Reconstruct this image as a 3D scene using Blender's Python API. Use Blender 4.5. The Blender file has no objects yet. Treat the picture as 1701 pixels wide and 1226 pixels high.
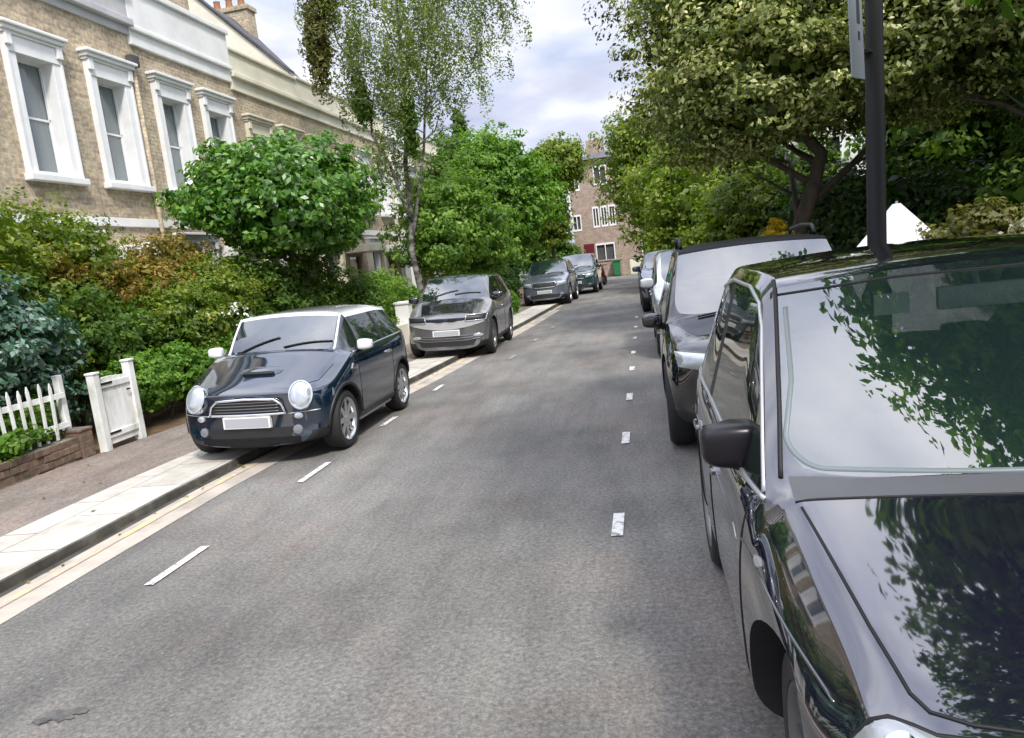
import bpy, bmesh, math, random
import numpy as np
from mathutils import Vector, Matrix
from mathutils.bvhtree import BVHTree
R = math.radians
S = bpy.context.scene
C = S.collection
random.seed(7)

# ---------------------------------------------------------------- camera
FPX, PITCH, ROLL, YAW, EYE = 1230.0, R(8.2), R(-6.7), R(9.5), 1.72
cy_, sy_ = math.cos(YAW), math.sin(YAW)
fw = Vector((-sy_*math.cos(PITCH), cy_*math.cos(PITCH), -math.sin(PITCH)))
r0 = Vector((cy_, sy_, 0)); u0 = r0.cross(fw)
cr, sr = math.cos(ROLL), math.sin(ROLL)
rt = cr*r0 + sr*u0; up = -sr*r0 + cr*u0
cam = bpy.data.cameras.new('camera')
cam.sensor_width = 36; cam.sensor_fit = 'HORIZONTAL'; cam.lens = FPX/1701*36
cam.clip_start = .05; cam.clip_end = 2000
camo = bpy.data.objects.new('camera', cam); C.objects.link(camo)
camo.matrix_world = Matrix(((rt.x, up.x, -fw.x, 0), (rt.y, up.y, -fw.y, 0), (rt.z, up.z, -fw.z, EYE), (0, 0, 0, 1)))
S.camera = camo

# ---------------------------------------------------------------- world + sun
SUN_EL, SUN_AZ = R(50), R(150)            # azimuth clockwise from +Y
w = bpy.data.worlds.new('World'); S.world = w; w.use_nodes = True
nt = w.node_tree; nt.nodes.clear()
def N(nt, t, **k):
    n = nt.nodes.new(t)
    for a, b in k.items():
        if a.startswith('i_'):
            n.inputs[a[2:].replace('_', ' ')].default_value = b
        else: setattr(n, a, b)
    return n
def Lk(nt, a, b): nt.links.new(a, b)
def ramp(nt, stops, fac=None, interp='LINEAR'):
    n = nt.nodes.new('ShaderNodeValToRGB'); n.color_ramp.interpolation = interp
    e = n.color_ramp.elements
    while len(e) > 1: e.remove(e[-1])
    e[0].position = stops[0][0]; e[0].color = (*stops[0][1], 1)
    for p, c in stops[1:]:
        x = e.new(p); x.color = (*c, 1)
    if fac is not None: nt.links.new(fac, n.inputs[0])
    return n
def mixc(nt, a, b, fac, mode='MIX'):
    n = nt.nodes.new('ShaderNodeMix'); n.data_type = 'RGBA'; n.blend_type = mode
    for v, i in ((fac, 0), (a, 6), (b, 7)):
        if hasattr(v, 'is_linked') or isinstance(v, bpy.types.NodeSocket): nt.links.new(v, n.inputs[i])
        else: n.inputs[i].default_value = v if i == 0 else (*v, 1)
    return n.outputs[2]
sky = N(nt, 'ShaderNodeTexSky', sky_type='NISHITA', sun_disc=False, sun_elevation=SUN_EL, sun_rotation=SUN_AZ, air_density=1.0, dust_density=1.5)
tc = N(nt, 'ShaderNodeTexCoord'); sep = N(nt, 'ShaderNodeSeparateXYZ'); Lk(nt, tc.outputs['Generated'], sep.inputs[0])
zc = N(nt, 'ShaderNodeMath', operation='MAXIMUM'); Lk(nt, sep.outputs[2], zc.inputs[0]); zc.inputs[1].default_value = 0
za = N(nt, 'ShaderNodeMath', operation='ADD'); Lk(nt, zc.outputs[0], za.inputs[0]); za.inputs[1].default_value = .22
dx = N(nt, 'ShaderNodeMath', operation='DIVIDE'); Lk(nt, sep.outputs[0], dx.inputs[0]); Lk(nt, za.outputs[0], dx.inputs[1])
dy = N(nt, 'ShaderNodeMath', operation='DIVIDE'); Lk(nt, sep.outputs[1], dy.inputs[0]); Lk(nt, za.outputs[0], dy.inputs[1])
cb = N(nt, 'ShaderNodeCombineXYZ'); Lk(nt, dx.outputs[0], cb.inputs[0]); Lk(nt, dy.outputs[0], cb.inputs[1])
n1 = N(nt, 'ShaderNodeTexNoise', i_Scale=1.1, i_Detail=7.0, i_Roughness=.55, i_Distortion=.3); Lk(nt, cb.outputs[0], n1.inputs['Vector'])
n2 = N(nt, 'ShaderNodeTexNoise', i_Scale=1.9, i_Detail=6.0, i_Roughness=.5); Lk(nt, cb.outputs[0], n2.inputs['Vector'])
cover = ramp(nt, [(.28, (.25, .25, .25)), (.5, (1, 1, 1))], n1.outputs['Fac'])
ccol = ramp(nt, [(.3, (4.2, 4.6, 6.1)), (.48, (5.7, 6.0, 7.3)), (.64, (8.3, 8.4, 9.0))], n2.outputs['Fac'])
skyc = mixc(nt, sky.outputs[0], (.92, 1.0, 1.18), 1.0, 'MULTIPLY')
mr = N(nt, 'ShaderNodeMapRange', i_From_Min=.28, i_From_Max=.95, i_To_Min=1.0, i_To_Max=2.8); Lk(nt, zc.outputs[0], mr.inputs[0])
mrc = N(nt, 'ShaderNodeCombineXYZ'); [Lk(nt, mr.outputs[0], mrc.inputs[i]) for i in range(3)]
ccb = mixc(nt, ccol.outputs[0], mrc.outputs[0], 1.0, 'MULTIPLY')
clo = mixc(nt, skyc, ccb, cover.outputs[0])
bg = N(nt, 'ShaderNodeBackground', i_Strength=.1); Lk(nt, clo, bg.inputs[0])
wo = N(nt, 'ShaderNodeOutputWorld'); Lk(nt, bg.outputs[0], wo.inputs[0])

sl = bpy.data.lights.new('sun', 'SUN'); sl.energy = 3.0; sl.angle = R(9); sl.color = (1, .95, .87)
so = bpy.data.objects.new('sun', sl); C.objects.link(so)
sd = Vector((math.sin(SUN_AZ)*math.cos(SUN_EL), math.cos(SUN_AZ)*math.cos(SUN_EL), math.sin(SUN_EL)))
so.rotation_euler = sd.to_track_quat('Z', 'Y').to_euler(); so.location = (0, 0, 30)
S.view_settings.view_transform = 'Standard'; S.view_settings.look = 'None'
S.view_settings.exposure = 0.45; S.view_settings.gamma = 1

# ---------------------------------------------------------------- materials
M = {}
def mat(name, col=(.5, .5, .5), rough=.6, metal=0, ior=1.5, coat=0, **k):
    m = bpy.data.materials.new(name); m.use_nodes = True
    b = m.node_tree.nodes['Principled BSDF']
    b.inputs['Base Color'].default_value = (*col, 1); b.inputs['Roughness'].default_value = rough
    b.inputs['Metallic'].default_value = metal; b.inputs['IOR'].default_value = ior
    b.inputs['Coat Weight'].default_value = coat; b.inputs['Coat Roughness'].default_value = .03
    M[name] = m; return m
def nodes(m): return m.node_tree, m.node_tree.nodes['Principled BSDF']
def noisy(name, stops, scale, rough=.8, detail=6, bump=0, bscale=None, coord='Object', stretch=(1, 1, 1), ior=1.5):
    m = mat(name, rough=rough, ior=ior); t, b = nodes(m)
    c = N(t, 'ShaderNodeTexCoord'); mp = N(t, 'ShaderNodeMapping'); mp.inputs['Scale'].default_value = stretch
    Lk(t, c.outputs[coord], mp.inputs[0])
    n = N(t, 'ShaderNodeTexNoise', i_Scale=scale, i_Detail=float(detail), i_Roughness=.62); Lk(t, mp.outputs[0], n.inputs['Vector'])
    r = ramp(t, stops, n.outputs['Fac']); Lk(t, r.outputs[0], b.inputs['Base Color'])
    if bump:
        n2 = N(t, 'ShaderNodeTexNoise', i_Scale=bscale or scale*4, i_Detail=4.0); Lk(t, mp.outputs[0], n2.inputs['Vector'])
        bp = N(t, 'ShaderNodeBump', i_Strength=bump, i_Distance=.02); Lk(t, n2.outputs['Fac'], bp.inputs['Height']); Lk(t, bp.outputs[0], b.inputs['Normal'])
    return m

def asphalt(name, dark, light, tint=(1, 1, 1)):
    m = mat(name, rough=.82); t, b = nodes(m)
    c = N(t, 'ShaderNodeTexCoord')
    big = N(t, 'ShaderNodeTexNoise', i_Scale=.45, i_Detail=5.0, i_Roughness=.6); Lk(t, c.outputs['Object'], big.inputs['Vector'])
    mp = N(t, 'ShaderNodeMapping'); mp.inputs['Scale'].default_value = (2.4, .5, 1); Lk(t, c.outputs['Object'], mp.inputs[0])
    st = N(t, 'ShaderNodeTexNoise', i_Scale=1.3, i_Detail=6.0, i_Roughness=.65); Lk(t, mp.outputs[0], st.inputs['Vector'])
    fine = N(t, 'ShaderNodeTexNoise', i_Scale=38.0, i_Detail=8.0, i_Roughness=.75); Lk(t, c.outputs['Object'], fine.inputs['Vector'])
    vo = N(t, 'ShaderNodeTexVoronoi', i_Scale=85.0); Lk(t, c.outputs['Object'], vo.inputs['Vector'])
    r1 = ramp(t, [(.36, dark), (.62, light)], big.outputs['Fac'])
    r2 = ramp(t, [(.3, (.72, .72, .72)), (.5, (1, 1, 1)), (.7, (1.2, 1.19, 1.16))], st.outputs['Fac'])
    r3 = ramp(t, [(.3, (.42, .42, .42)), (.5, (1, 1, 1)), (.7, (1.7, 1.68, 1.62))], fine.outputs['Fac'])
    r4 = ramp(t, [(0, (1.25, 1.24, 1.2)), (.35, (1, 1, 1)), (.8, (.8, .8, .8))], vo.outputs['Distance'])
    a = mixc(t, r1.outputs[0], r2.outputs[0], 1.0, 'MULTIPLY'); a = mixc(t, a, r3.outputs[0], 1.0, 'MULTIPLY'); a = mixc(t, a, r4.outputs[0], 1.0, 'MULTIPLY')
    # worn oily and pinkish patches
    ob = N(t, 'ShaderNodeTexNoise', i_Scale=.9, i_Detail=3.0, i_Distortion=1.0); mp2 = N(t, 'ShaderNodeMapping'); mp2.inputs['Location'].default_value = (13, 4, 0)
    Lk(t, c.outputs['Object'], mp2.inputs[0]); Lk(t, mp2.outputs[0], ob.inputs['Vector'])
    r5 = ramp(t, [(.3, (.97, .985, .98)), (.5, (1, 1, 1)), (.72, (1.07, .98, .94))], ob.outputs['Fac'])
    a = mixc(t, a, r5.outputs[0], 1.0, 'MULTIPLY')
    ck = N(t, 'ShaderNodeTexVoronoi', feature='DISTANCE_TO_EDGE', i_Scale=.55); wn = N(t, 'ShaderNodeTexNoise', i_Scale=2.5, i_Detail=6.0); Lk(t, c.outputs['Object'], wn.inputs['Vector'])
    wa = N(t, 'ShaderNodeVectorMath', operation='MULTIPLY_ADD'); Lk(t, wn.outputs['Color'], wa.inputs[0]); wa.inputs[1].default_value = (.5, .5, 0); Lk(t, c.outputs['Object'], wa.inputs[2]); Lk(t, wa.outputs[0], ck.inputs['Vector'])
    rk = ramp(t, [(0, (1, 1, 1)), (.008, (0, 0, 0))], ck.outputs['Distance']); gm = ramp(t, [(.5, (0, 0, 0)), (.62, (.5, .5, .5))], big.outputs['Fac'])
    a = mixc(t, a, (.05, .048, .045), mixc(t, rk.outputs[0], gm.outputs[0], 1.0, 'MULTIPLY'))
    # dark oil spots
    ov = N(t, 'ShaderNodeTexVoronoi', i_Scale=.42); wb = N(t, 'ShaderNodeVectorMath', operation='MULTIPLY_ADD'); Lk(t, wn.outputs['Color'], wb.inputs[0]); wb.inputs[1].default_value = (.35, .35, 0); Lk(t, c.outputs['Object'], wb.inputs[2]); Lk(t, wb.outputs[0], ov.inputs['Vector'])
    ro = ramp(t, [(.02, (.6, .6, .6)), (.085, (0, 0, 0))], ov.outputs['Distance']); a = mixc(t, a, (.045, .043, .04), ro.outputs[0])
    # little pale grit specks
    sp = N(t, 'ShaderNodeTexVoronoi', i_Scale=5.0); Lk(t, c.outputs['Object'], sp.inputs['Vector'])
    r6 = ramp(t, [(.0, (1, 1, 1)), (.035, (0, 0, 0))], sp.outputs['Distance'])
    a = mixc(t, a, (.42, .41, .38), r6.outputs[0])
    Lk(t, a, b.inputs['Base Color'])
    bp = N(t, 'ShaderNodeBump', i_Strength=.5, i_Distance=.008); Lk(t, fine.outputs['Fac'], bp.inputs['Height']); Lk(t, bp.outputs[0], b.inputs['Normal'])
    return m
asphalt('asphalt', (.115, .110, .101), (.20, .192, .176))
asphalt('footway_asphalt', (.15, .125, .105), (.25, .21, .18))

def paver(name):
    m = mat(name, rough=.85); t, b = nodes(m)
    c = N(t, 'ShaderNodeTexCoord'); sp = N(t, 'ShaderNodeSeparateXYZ'); Lk(t, c.outputs['Object'], sp.inputs[0])
    cb = N(t, 'ShaderNodeCombineXYZ'); Lk(t, sp.outputs[1], cb.inputs[0]); Lk(t, sp.outputs[0], cb.inputs[1])
    br = N(t, 'ShaderNodeTexBrick', i_Scale=1.0); br.offset = .5
    br.inputs['Brick Width'].default_value = .75; br.inputs['Row Height'].default_value = .52; br.inputs['Mortar Size'].default_value = .008
    br.inputs['Color1'].default_value = (.56, .52, .45, 1); br.inputs['Color2'].default_value = (.46, .43, .38, 1); br.inputs['Mortar'].default_value = (.24, .22, .18, 1)
    Lk(t, cb.outputs[0], br.inputs['Vector'])
    n = N(t, 'ShaderNodeTexNoise', i_Scale=3.0, i_Detail=8.0, i_Roughness=.7); Lk(t, c.outputs['Object'], n.inputs['Vector'])
    r = ramp(t, [(.3, (.68, .68, .66)), (.55, (1, 1, 1)), (.72, (1.15, 1.12, 1.05))], n.outputs['Fac'])
    Lk(t, mixc(t, br.outputs[0], r.outputs[0], 1.0, 'MULTIPLY'), b.inputs['Base Color'])
paver('paving_slab')
noisy('kerb_stone', [(.3, (.03, .027, .02)), (.55, (.09, .082, .068)), (.75, (.2, .19, .16))], 3, bump=.3)
noisy('gutter_dirt', [(.3, (.03, .028, .022)), (.7, (.09, .085, .065))], 5)

def linepaint(name, col, wear, under=(.19, .18, .17), scale=9):
    m = mat(name, rough=.75); t, b = nodes(m)
    c = N(t, 'ShaderNodeTexCoord')
    n = N(t, 'ShaderNodeTexNoise', i_Scale=float(scale), i_Detail=8.0, i_Roughness=.75); Lk(t, c.outputs['Object'], n.inputs['Vector'])
    r = ramp(t, [(wear, (0, 0, 0)), (wear+.1, (1, 1, 1))], n.outputs['Fac'])
    Lk(t, mixc(t, under, col, r.outputs[0]), b.inputs['Base Color'])
linepaint('white_line_paint', (.70, .69, .66), .40, scale=18)
linepaint('worn_line_paint', (.55, .54, .52), .52)
linepaint('faded_yellow_paint', (.62, .50, .24), .47, (.42, .36, .30), 4)
noisy('pale_channel', [(.25, (.24, .21, .18)), (.5, (.42, .37, .31)), (.7, (.52, .46, .39))], 2.2, detail=9)

def brick(name, c1, c2, mo, bw=.225, rh=.075, axis=(0, 2)):
    m = mat(name, rough=.88); t, b = nodes(m)
    c = N(t, 'ShaderNodeTexCoord'); sp = N(t, 'ShaderNodeSeparateXYZ'); Lk(t, c.outputs['Object'], sp.inputs[0])
    ad = N(t, 'ShaderNodeMath', operation='ADD'); Lk(t, sp.outputs[0], ad.inputs[0]); Lk(t, sp.outputs[1], ad.inputs[1])
    cb = N(t, 'ShaderNodeCombineXYZ'); Lk(t, ad.outputs[0], cb.inputs[0]); Lk(t, sp.outputs[2], cb.inputs[1])
    br = N(t, 'ShaderNodeTexBrick', i_Scale=1.0); br.offset = .5
    br.inputs['Brick Width'].default_value = bw; br.inputs['Row Height'].default_value = rh; br.inputs['Mortar Size'].default_value = .006
    br.inputs['Color1'].default_value = (*c1, 1); br.inputs['Color2'].default_value = (*c2, 1); br.inputs['Mortar'].default_value = (*mo, 1)
    Lk(t, cb.outputs[0], br.inputs['Vector'])
    n = N(t, 'ShaderNodeTexNoise', i_Scale=2.2, i_Detail=8.0, i_Roughness=.7); Lk(t, c.outputs['Object'], n.inputs['Vector'])
    n2 = N(t, 'ShaderNodeTexNoise', i_Scale=14.0, i_Detail=3.0, i_Roughness=.6); Lk(t, c.outputs['Object'], n2.inputs['Vector'])
    r = ramp(t, [(.28, (.6, .58, .56)), (.55, (1, 1, 1)), (.75, (1.25, 1.2, 1.1))], n.outputs['Fac'])
    r2 = ramp(t, [(.33, (.6, .59, .58)), (.5, (1, 1, 1)), (.66, (1.35, 1.32, 1.25))], n2.outputs['Fac'])
    a = mixc(t, br.outputs[0], r.outputs[0], 1.0, 'MULTIPLY'); a = mixc(t, a, r2.outputs[0], .8, 'MULTIPLY')
    Lk(t, a, b.inputs['Base Color'])
    bp = N(t, 'ShaderNodeBump', i_Strength=.6, i_Distance=.01); Lk(t, br.outputs['Fac'], bp.inputs['Height']); bp.invert = True; Lk(t, bp.outputs[0], b.inputs['Normal'])
brick('stock_brick', (.52, .43, .30), (.34, .27, .19), (.48, .44, .36))
brick('stock_brick_brown', (.42, .35, .25), (.50, .42, .30), (.30, .26, .21))
brick('old_garden_brick', (.20, .125, .085), (.12, .085, .06), (.18, .16, .13), .225, .08)
brick('far_red_brick', (.42, .32, .26), (.35, .265, .215), (.38, .33, .29))  # brick paled, with the haze of distance put into its colour
noisy('white_stucco', [(.3, (.66, .66, .64)), (.6, (.8, .8, .79))], 1.6, rough=.6)
noisy('cream_stucco', [(.3, (.60, .56, .43)), (.6, (.74, .70, .57))], 1.3, rough=.65)
noisy('grey_stucco', [(.3, (.36, .36, .37)), (.6, (.50, .50, .51))], 1.3, rough=.65)
noisy('white_gloss_paint', [(.3, (.72, .72, .72)), (.6, (.82, .82, .82))], 3, rough=.4)
noisy('weathered_white', [(.28, (.34, .37, .28)), (.42, (.62, .63, .58)), (.6, (.80, .80, .78))], 2.6, rough=.6, detail=9, stretch=(1.5, 1.5, .7), bump=.2, bscale=30)
noisy('curtain', [(.35, (.40, .40, .40)), (.65, (.78, .77, .76))], 3, stretch=(7, 7, .4))
noisy('roof_slate', [(.3, (.055, .055, .065)), (.7, (.12, .12, .13))], 4)
noisy('lead_dark', [(.3, (.04, .04, .045)), (.7, (.08, .08, .085))], 4)
noisy('terracotta', [(.3, (.30, .13, .07)), (.7, (.42, .2, .11))], 5)
noisy('bark', [(.3, (.035, .026, .018)), (.7, (.11, .085, .06))], 6, stretch=(1, 1, .25), bump=.7, bscale=14)
noisy('birch_bark', [(.40, (.04, .035, .03)), (.52, (.14, .13, .115)), (.72, (.34, .33, .30))], 3, stretch=(1, 1, 2.2))
noisy('soil', [(.3, (.06, .04, .02)), (.7, (.16, .1, .045))], 3, bump=.5)
noisy('grass', [(.3, (.03, .06, .012)), (.7, (.09, .13, .03))], 2, bump=.5)
noisy('canvas', [(.3, (.72, .72, .76)), (.7, (.82, .82, .86))], 1.5, rough=.7)
mat('black_metal', (.004, .004, .0045), .6)
mat('sign_back', (.30, .32, .36), .5, .1)
mat('sign_mark', (.05, .05, .07), .5)
mat('green_plastic', (.02, .16, .06), .5)
mat('maroon_paint', (.12, .012, .02), .4)

def glass(name, tint=(.03, .035, .035), ior=2.0, op=.55):
    m = bpy.data.materials.new(name); m.use_nodes = True; t = m.node_tree; t.nodes.clear(); M[name] = m
    tr = N(t, 'ShaderNodeBsdfTransparent'); tr.inputs[0].default_value = (*[1-op*(1-c) for c in tint], 1)
    df = N(t, 'ShaderNodeBsdfPrincipled'); df.inputs['Base Color'].default_value = (*tint, 1); df.inputs['Roughness'].default_value = .2; df.inputs['Specular IOR Level'].default_value = 0
    gl = N(t, 'ShaderNodeBsdfGlossy', i_Roughness=.015); gl.inputs[0].default_value = (1, 1, 1, 1)
    fr = N(t, 'ShaderNodeFresnel', i_IOR=ior)
    mx = N(t, 'ShaderNodeMixShader'); mx.inputs[0].default_value = op; Lk(t, tr.outputs[0], mx.inputs[1]); Lk(t, df.outputs[0], mx.inputs[2])
    ge = N(t, 'ShaderNodeNewGeometry'); nb = N(t, 'ShaderNodeMath', operation='SUBTRACT'); nb.inputs[0].default_value = 1; Lk(t, ge.outputs['Backfacing'], nb.inputs[1])
    fm_ = N(t, 'ShaderNodeMath', operation='MULTIPLY'); Lk(t, fr.outputs[0], fm_.inputs[0]); Lk(t, nb.outputs[0], fm_.inputs[1])
    m2 = N(t, 'ShaderNodeMixShader'); Lk(t, fm_.outputs[0], m2.inputs[0]); Lk(t, mx.outputs[0], m2.inputs[1]); Lk(t, gl.outputs[0], m2.inputs[2])
    o = N(t, 'ShaderNodeOutputMaterial'); Lk(t, m2.outputs[0], o.inputs[0])
glass('screen_glass', (.02, .04, .038), 2.6, .5)
glass('side_glass', (.015, .025, .02), 1.8, .75)
glass('window_glass', (.30, .36, .38), 1.9, .35)
glass('lamp_glass', (.6, .62, .64), 1.6, .25)

def paint(name, col, ior=1.9, metal=0.0, rough=.05):
    m = mat(name, col, rough, metal, ior, 1.0); t, b = nodes(m)
    b.inputs['Coat IOR'].default_value = 1.6
    c = N(t, 'ShaderNodeTexCoord')
    n = N(t, 'ShaderNodeTexNoise', i_Scale=6.0, i_Detail=6.0, i_Roughness=.7); Lk(t, c.outputs['Object'], n.inputs['Vector'])
    r = ramp(t, [(.35, (rough*.7,)*3), (.75, (rough*1.8,)*3)], n.outputs['Fac']); Lk(t, r.outputs[0], b.inputs['Roughness'])
    return m
paint('black_car_paint', (.012, .012, .020), 1.7, 0, .06)
paint('violet_black_paint', (.008, .008, .016), 2.0, 0, .03)
mat('mirror_black', (.012, .010, .013), .28, 0, 1.35)
mat('suv_roof', (.006, .006, .007), .5, 0, 1.25)
paint('black_suv_paint', (.004, .004, .005), 1.45)
paint('navy_car_paint', (.004, .013, .027), 1.65)
paint('silver_car_paint', (.50, .52, .55), 1.6, .5, .25)
paint('pewter_car_paint', (.15, .147, .145), 1.6, .4, .15)
paint('silver_blue_paint', (.12, .135, .17), 1.6, .3, .15)
paint('teal_car_paint', (.02, .045, .05), 1.6)
paint('white_car_paint', (.78, .78, .78), 1.5)
paint('blue_far_paint', (.02, .03, .07), 1.7)
mat('black_plastic', (.014, .014, .015), .5)
mat('tyre_rubber', (.016, .016, .016), .75)
mat('alloy', (.55, .56, .58), .28, .9)
mat('dark_alloy', (.2, .2, .2), .35, .8)
mat('chrome', (.75, .76, .78), .08, 1)
mat('brushed_grey', (.45, .45, .46), .35, .5)
mat('plate_grey', (.36, .37, .39), .6)
mat('plate_brown', (.16, .14, .13), .6)
mat('plate_edge', (.75, .75, .74), .5)
mat('seat_fabric', (.03, .03, .032), .8)
mat('screen_edge', (.16, .19, .19), .4)
mat('cowl_grey', (.20, .205, .22), .5)
mat('mirror_pale', (.65, .8, .74), .3)
mat('headlamp_silver', (.55, .58, .59), .1, .55, 1.8)
mat('lamp_dim', (.30, .32, .34), .1, .3, 1.8)
paint('roof_silver', (.78, .80, .82), 1.6)
mat('shut_line', (.003, .003, .004), .6)

def leafmat(name, dark, mid, light, trans=.35, spec=.35, rough=.5):
    m = mat(name, rough=rough); t, b = nodes(m)
    b.inputs['Specular IOR Level'].default_value = spec
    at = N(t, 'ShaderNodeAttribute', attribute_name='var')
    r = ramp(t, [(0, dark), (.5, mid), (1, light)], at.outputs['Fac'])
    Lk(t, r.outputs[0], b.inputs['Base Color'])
    tl = N(t, 'ShaderNodeBsdfTranslucent'); g = mixc(t, r.outputs[0], (1.5, 1.6, .6), 1.0, 'MULTIPLY'); Lk(t, g, tl.inputs[0])
    mx = N(t, 'ShaderNodeMixShader'); mx.inputs[0].default_value = trans
    Lk(t, b.outputs[0], mx.inputs[1]); Lk(t, tl.outputs[0], mx.inputs[2])
    Lk(t, mx.outputs[0], t.nodes['Material Output'].inputs[0])
leafmat('leaf_laurel', (.03, .10, .012), (.09, .22, .022), (.24, .40, .07), .3, .6, .35)
leafmat('leaf_hedge', (.05, .13, .012), (.12, .25, .025), (.25, .40, .07), .4)
leafmat('leaf_camellia', (.02, .06, .03), (.05, .13, .07), (.30, .42, .34), .15, .8, .3)
leafmat('leaf_yellowgreen', (.06, .11, .01), (.15, .22, .02), (.34, .36, .07), .4)
leafmat('leaf_orange', (.10, .10, .015), (.22, .17, .025), (.46, .26, .07))
leafmat('leaf_dark', (.018, .045, .01), (.045, .10, .018), (.11, .18, .04), .3)
leafmat('leaf_birch', (.07, .11, .03), (.17, .22, .06), (.30, .36, .13), .5)
leafmat('leaf_maple', (.055, .13, .02), (.15, .27, .035), (.30, .44, .10), .42)
leafmat('leaf_lime', (.06, .14, .012), (.13, .26, .02), (.24, .38, .05), .5)
leafmat('leaf_bigtree', (.02, .045, .008), (.17, .21, .035), (.88, .84, .46), .35, .4)  # pale tips; canopy highlights and shade are also put into the leaf tones
leafmat('leaf_mid', (.035, .08, .012), (.09, .17, .022), (.2, .3, .06), .4)
leafmat('leaf_olive', (.07, .075, .02), (.14, .14, .035), (.24, .22, .08), .3)
leafmat('leaf_yellow', (.5, .36, .02), (.7, .52, .03), (.8, .66, .1), .3)
leafmat('leaf_pale', (.2, .2, .12), (.4, .4, .28), (.62, .6, .48), .2)

# ---------------------------------------------------------------- helpers
def link(o, parent=None):
    C.objects.link(o)
    if parent is not None: o.parent = parent
    return o
def bobj(name, bm, m, parent=None, smooth=False, keep=False):
    me = bpy.data.meshes.new(name); bm.normal_update(); bm.to_mesh(me)
    if not keep: bm.free()
    for x in (m if isinstance(m, (list, tuple)) else [m]): me.materials.append(M[x] if isinstance(x, str) else x)
    if smooth:
        me.polygons.foreach_set('use_smooth', [True]*len(me.polygons))
        if smooth != True: me.set_sharp_from_angle(angle=R(smooth))
    return link(bpy.data.objects.new(name, me), parent)
def empty(name, loc=(0, 0, 0), rz=0):
    o = bpy.data.objects.new(name, None); C.objects.link(o); o.location = loc; o.rotation_euler = (0, 0, rz)
    o.empty_display_size = .2; return o
def tag(o, label=None, cat=None, group=None, kind=None):
    if label: o['label'] = label
    if cat: o['category'] = cat
    if group: o['group'] = group
    if kind: o['kind'] = kind
    return o
def struct(name, bm, m, **k):
    o = bobj(name, bm, m, **k); o['kind'] = 'structure'; return o
def box(bm, x0, y0, z0, x1, y1, z1, bev=0, mi=0):
    vs = [bm.verts.new((x, y, z)) for z in (z0, z1) for x, y in ((x0, y0), (x1, y0), (x1, y1), (x0, y1))]
    fs = [bm.faces.new([vs[i] for i in f]) for f in ((3, 2, 1, 0), (4, 5, 6, 7), (0, 1, 5, 4), (1, 2, 6, 5), (2, 3, 7, 6), (3, 0, 4, 7))]
    for f in fs: f.material_index = mi
    if bev:
        es = list({e for f in fs for e in f.edges})
        bmesh.ops.bevel(bm, geom=es, offset=bev, segments=2, affect='EDGES', profile=.6)
    return vs
def tube(bm, pts, rad, n=8, cap=True):
    pts = [Vector(p) for p in pts]
    if not hasattr(rad, '__len__'): rad = [rad]*len(pts)
    rings = []; prev = None
    for i, p in enumerate(pts):
        d = (pts[min(i+1, len(pts)-1)]-pts[max(i-1, 0)])
        if d.length < 1e-9: d = Vector((0, 0, 1))
        d.normalize()
        a = prev if prev is not None and abs(prev.dot(d)) < .95 else (Vector((1, 0, 0)) if abs(d.x) < .8 else Vector((0, 1, 0)))
        a = (a-d*a.dot(d)).normalized(); b = d.cross(a); prev = a
        rings.append([bm.verts.new(p+(a*math.cos(2*math.pi*k/n)+b*math.sin(2*math.pi*k/n))*rad[i]) for k in range(n)])
    for r1, r2 in zip(rings, rings[1:]):
        for k in range(n): bm.faces.new((r1[k], r1[(k+1) % n], r2[(k+1) % n], r2[k]))
    if cap:
        bm.faces.new(rings[0][::-1]); bm.faces.new(rings[-1])
def lathe(bm, prof, n=32, axis='x', c=(0, 0, 0), closed=False):
    """prof = list of (axial, radius)"""
    rings = []
    for ax, r in prof:
        ring = []
        for k in range(n):
            t = 2*math.pi*k/n; p, q = r*math.cos(t), r*math.sin(t)
            v = {'x': (ax, p, q), 'y': (p, ax, q), 'z': (p, q, ax)}[axis]
            ring.append(bm.verts.new((v[0]+c[0], v[1]+c[1], v[2]+c[2])))
        rings.append(ring)
    pr = list(zip(rings, rings[1:])) + ([(rings[-1], rings[0])] if closed else [])
    for a, b in pr:
        for k in range(n): bm.faces.new((a[k], a[(k+1) % n], b[(k+1) % n], b[k]))
    if not closed:
        for r in (rings[0][::-1], rings[-1]):
            try: bm.faces.new(r)
            except Exception: pass
    bmesh.ops.recalc_face_normals(bm, faces=bm.faces)
def mesh_np(name, V, F, m, parent=None, var=None, smooth=False):
    """V (n,3); F (k,4) quads"""
    me = bpy.data.meshes.new(name); me.vertices.add(len(V)); me.vertices.foreach_set('co', V.astype(np.float32).ravel())
    k, s = F.shape
    me.loops.add(k*s); me.loops.foreach_set('vertex_index', F.astype(np.int32).ravel())
    me.polygons.add(k); me.polygons.foreach_set('loop_start', np.arange(0, k*s, s, dtype=np.int32))
    me.polygons.foreach_set('loop_total', np.full(k, s, dtype=np.int32))
    me.update(calc_edges=True)
    if var is not None:
        a = me.attributes.new('var', 'FLOAT', 'FACE'); a.data.foreach_set('value', var.astype(np.float32))
    me.materials.append(M[m])
    return link(bpy.data.objects.new(name, me), parent)
def nrm(a): return a/np.maximum(np.linalg.norm(a, axis=-1, keepdims=True), 1e-9)
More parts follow.
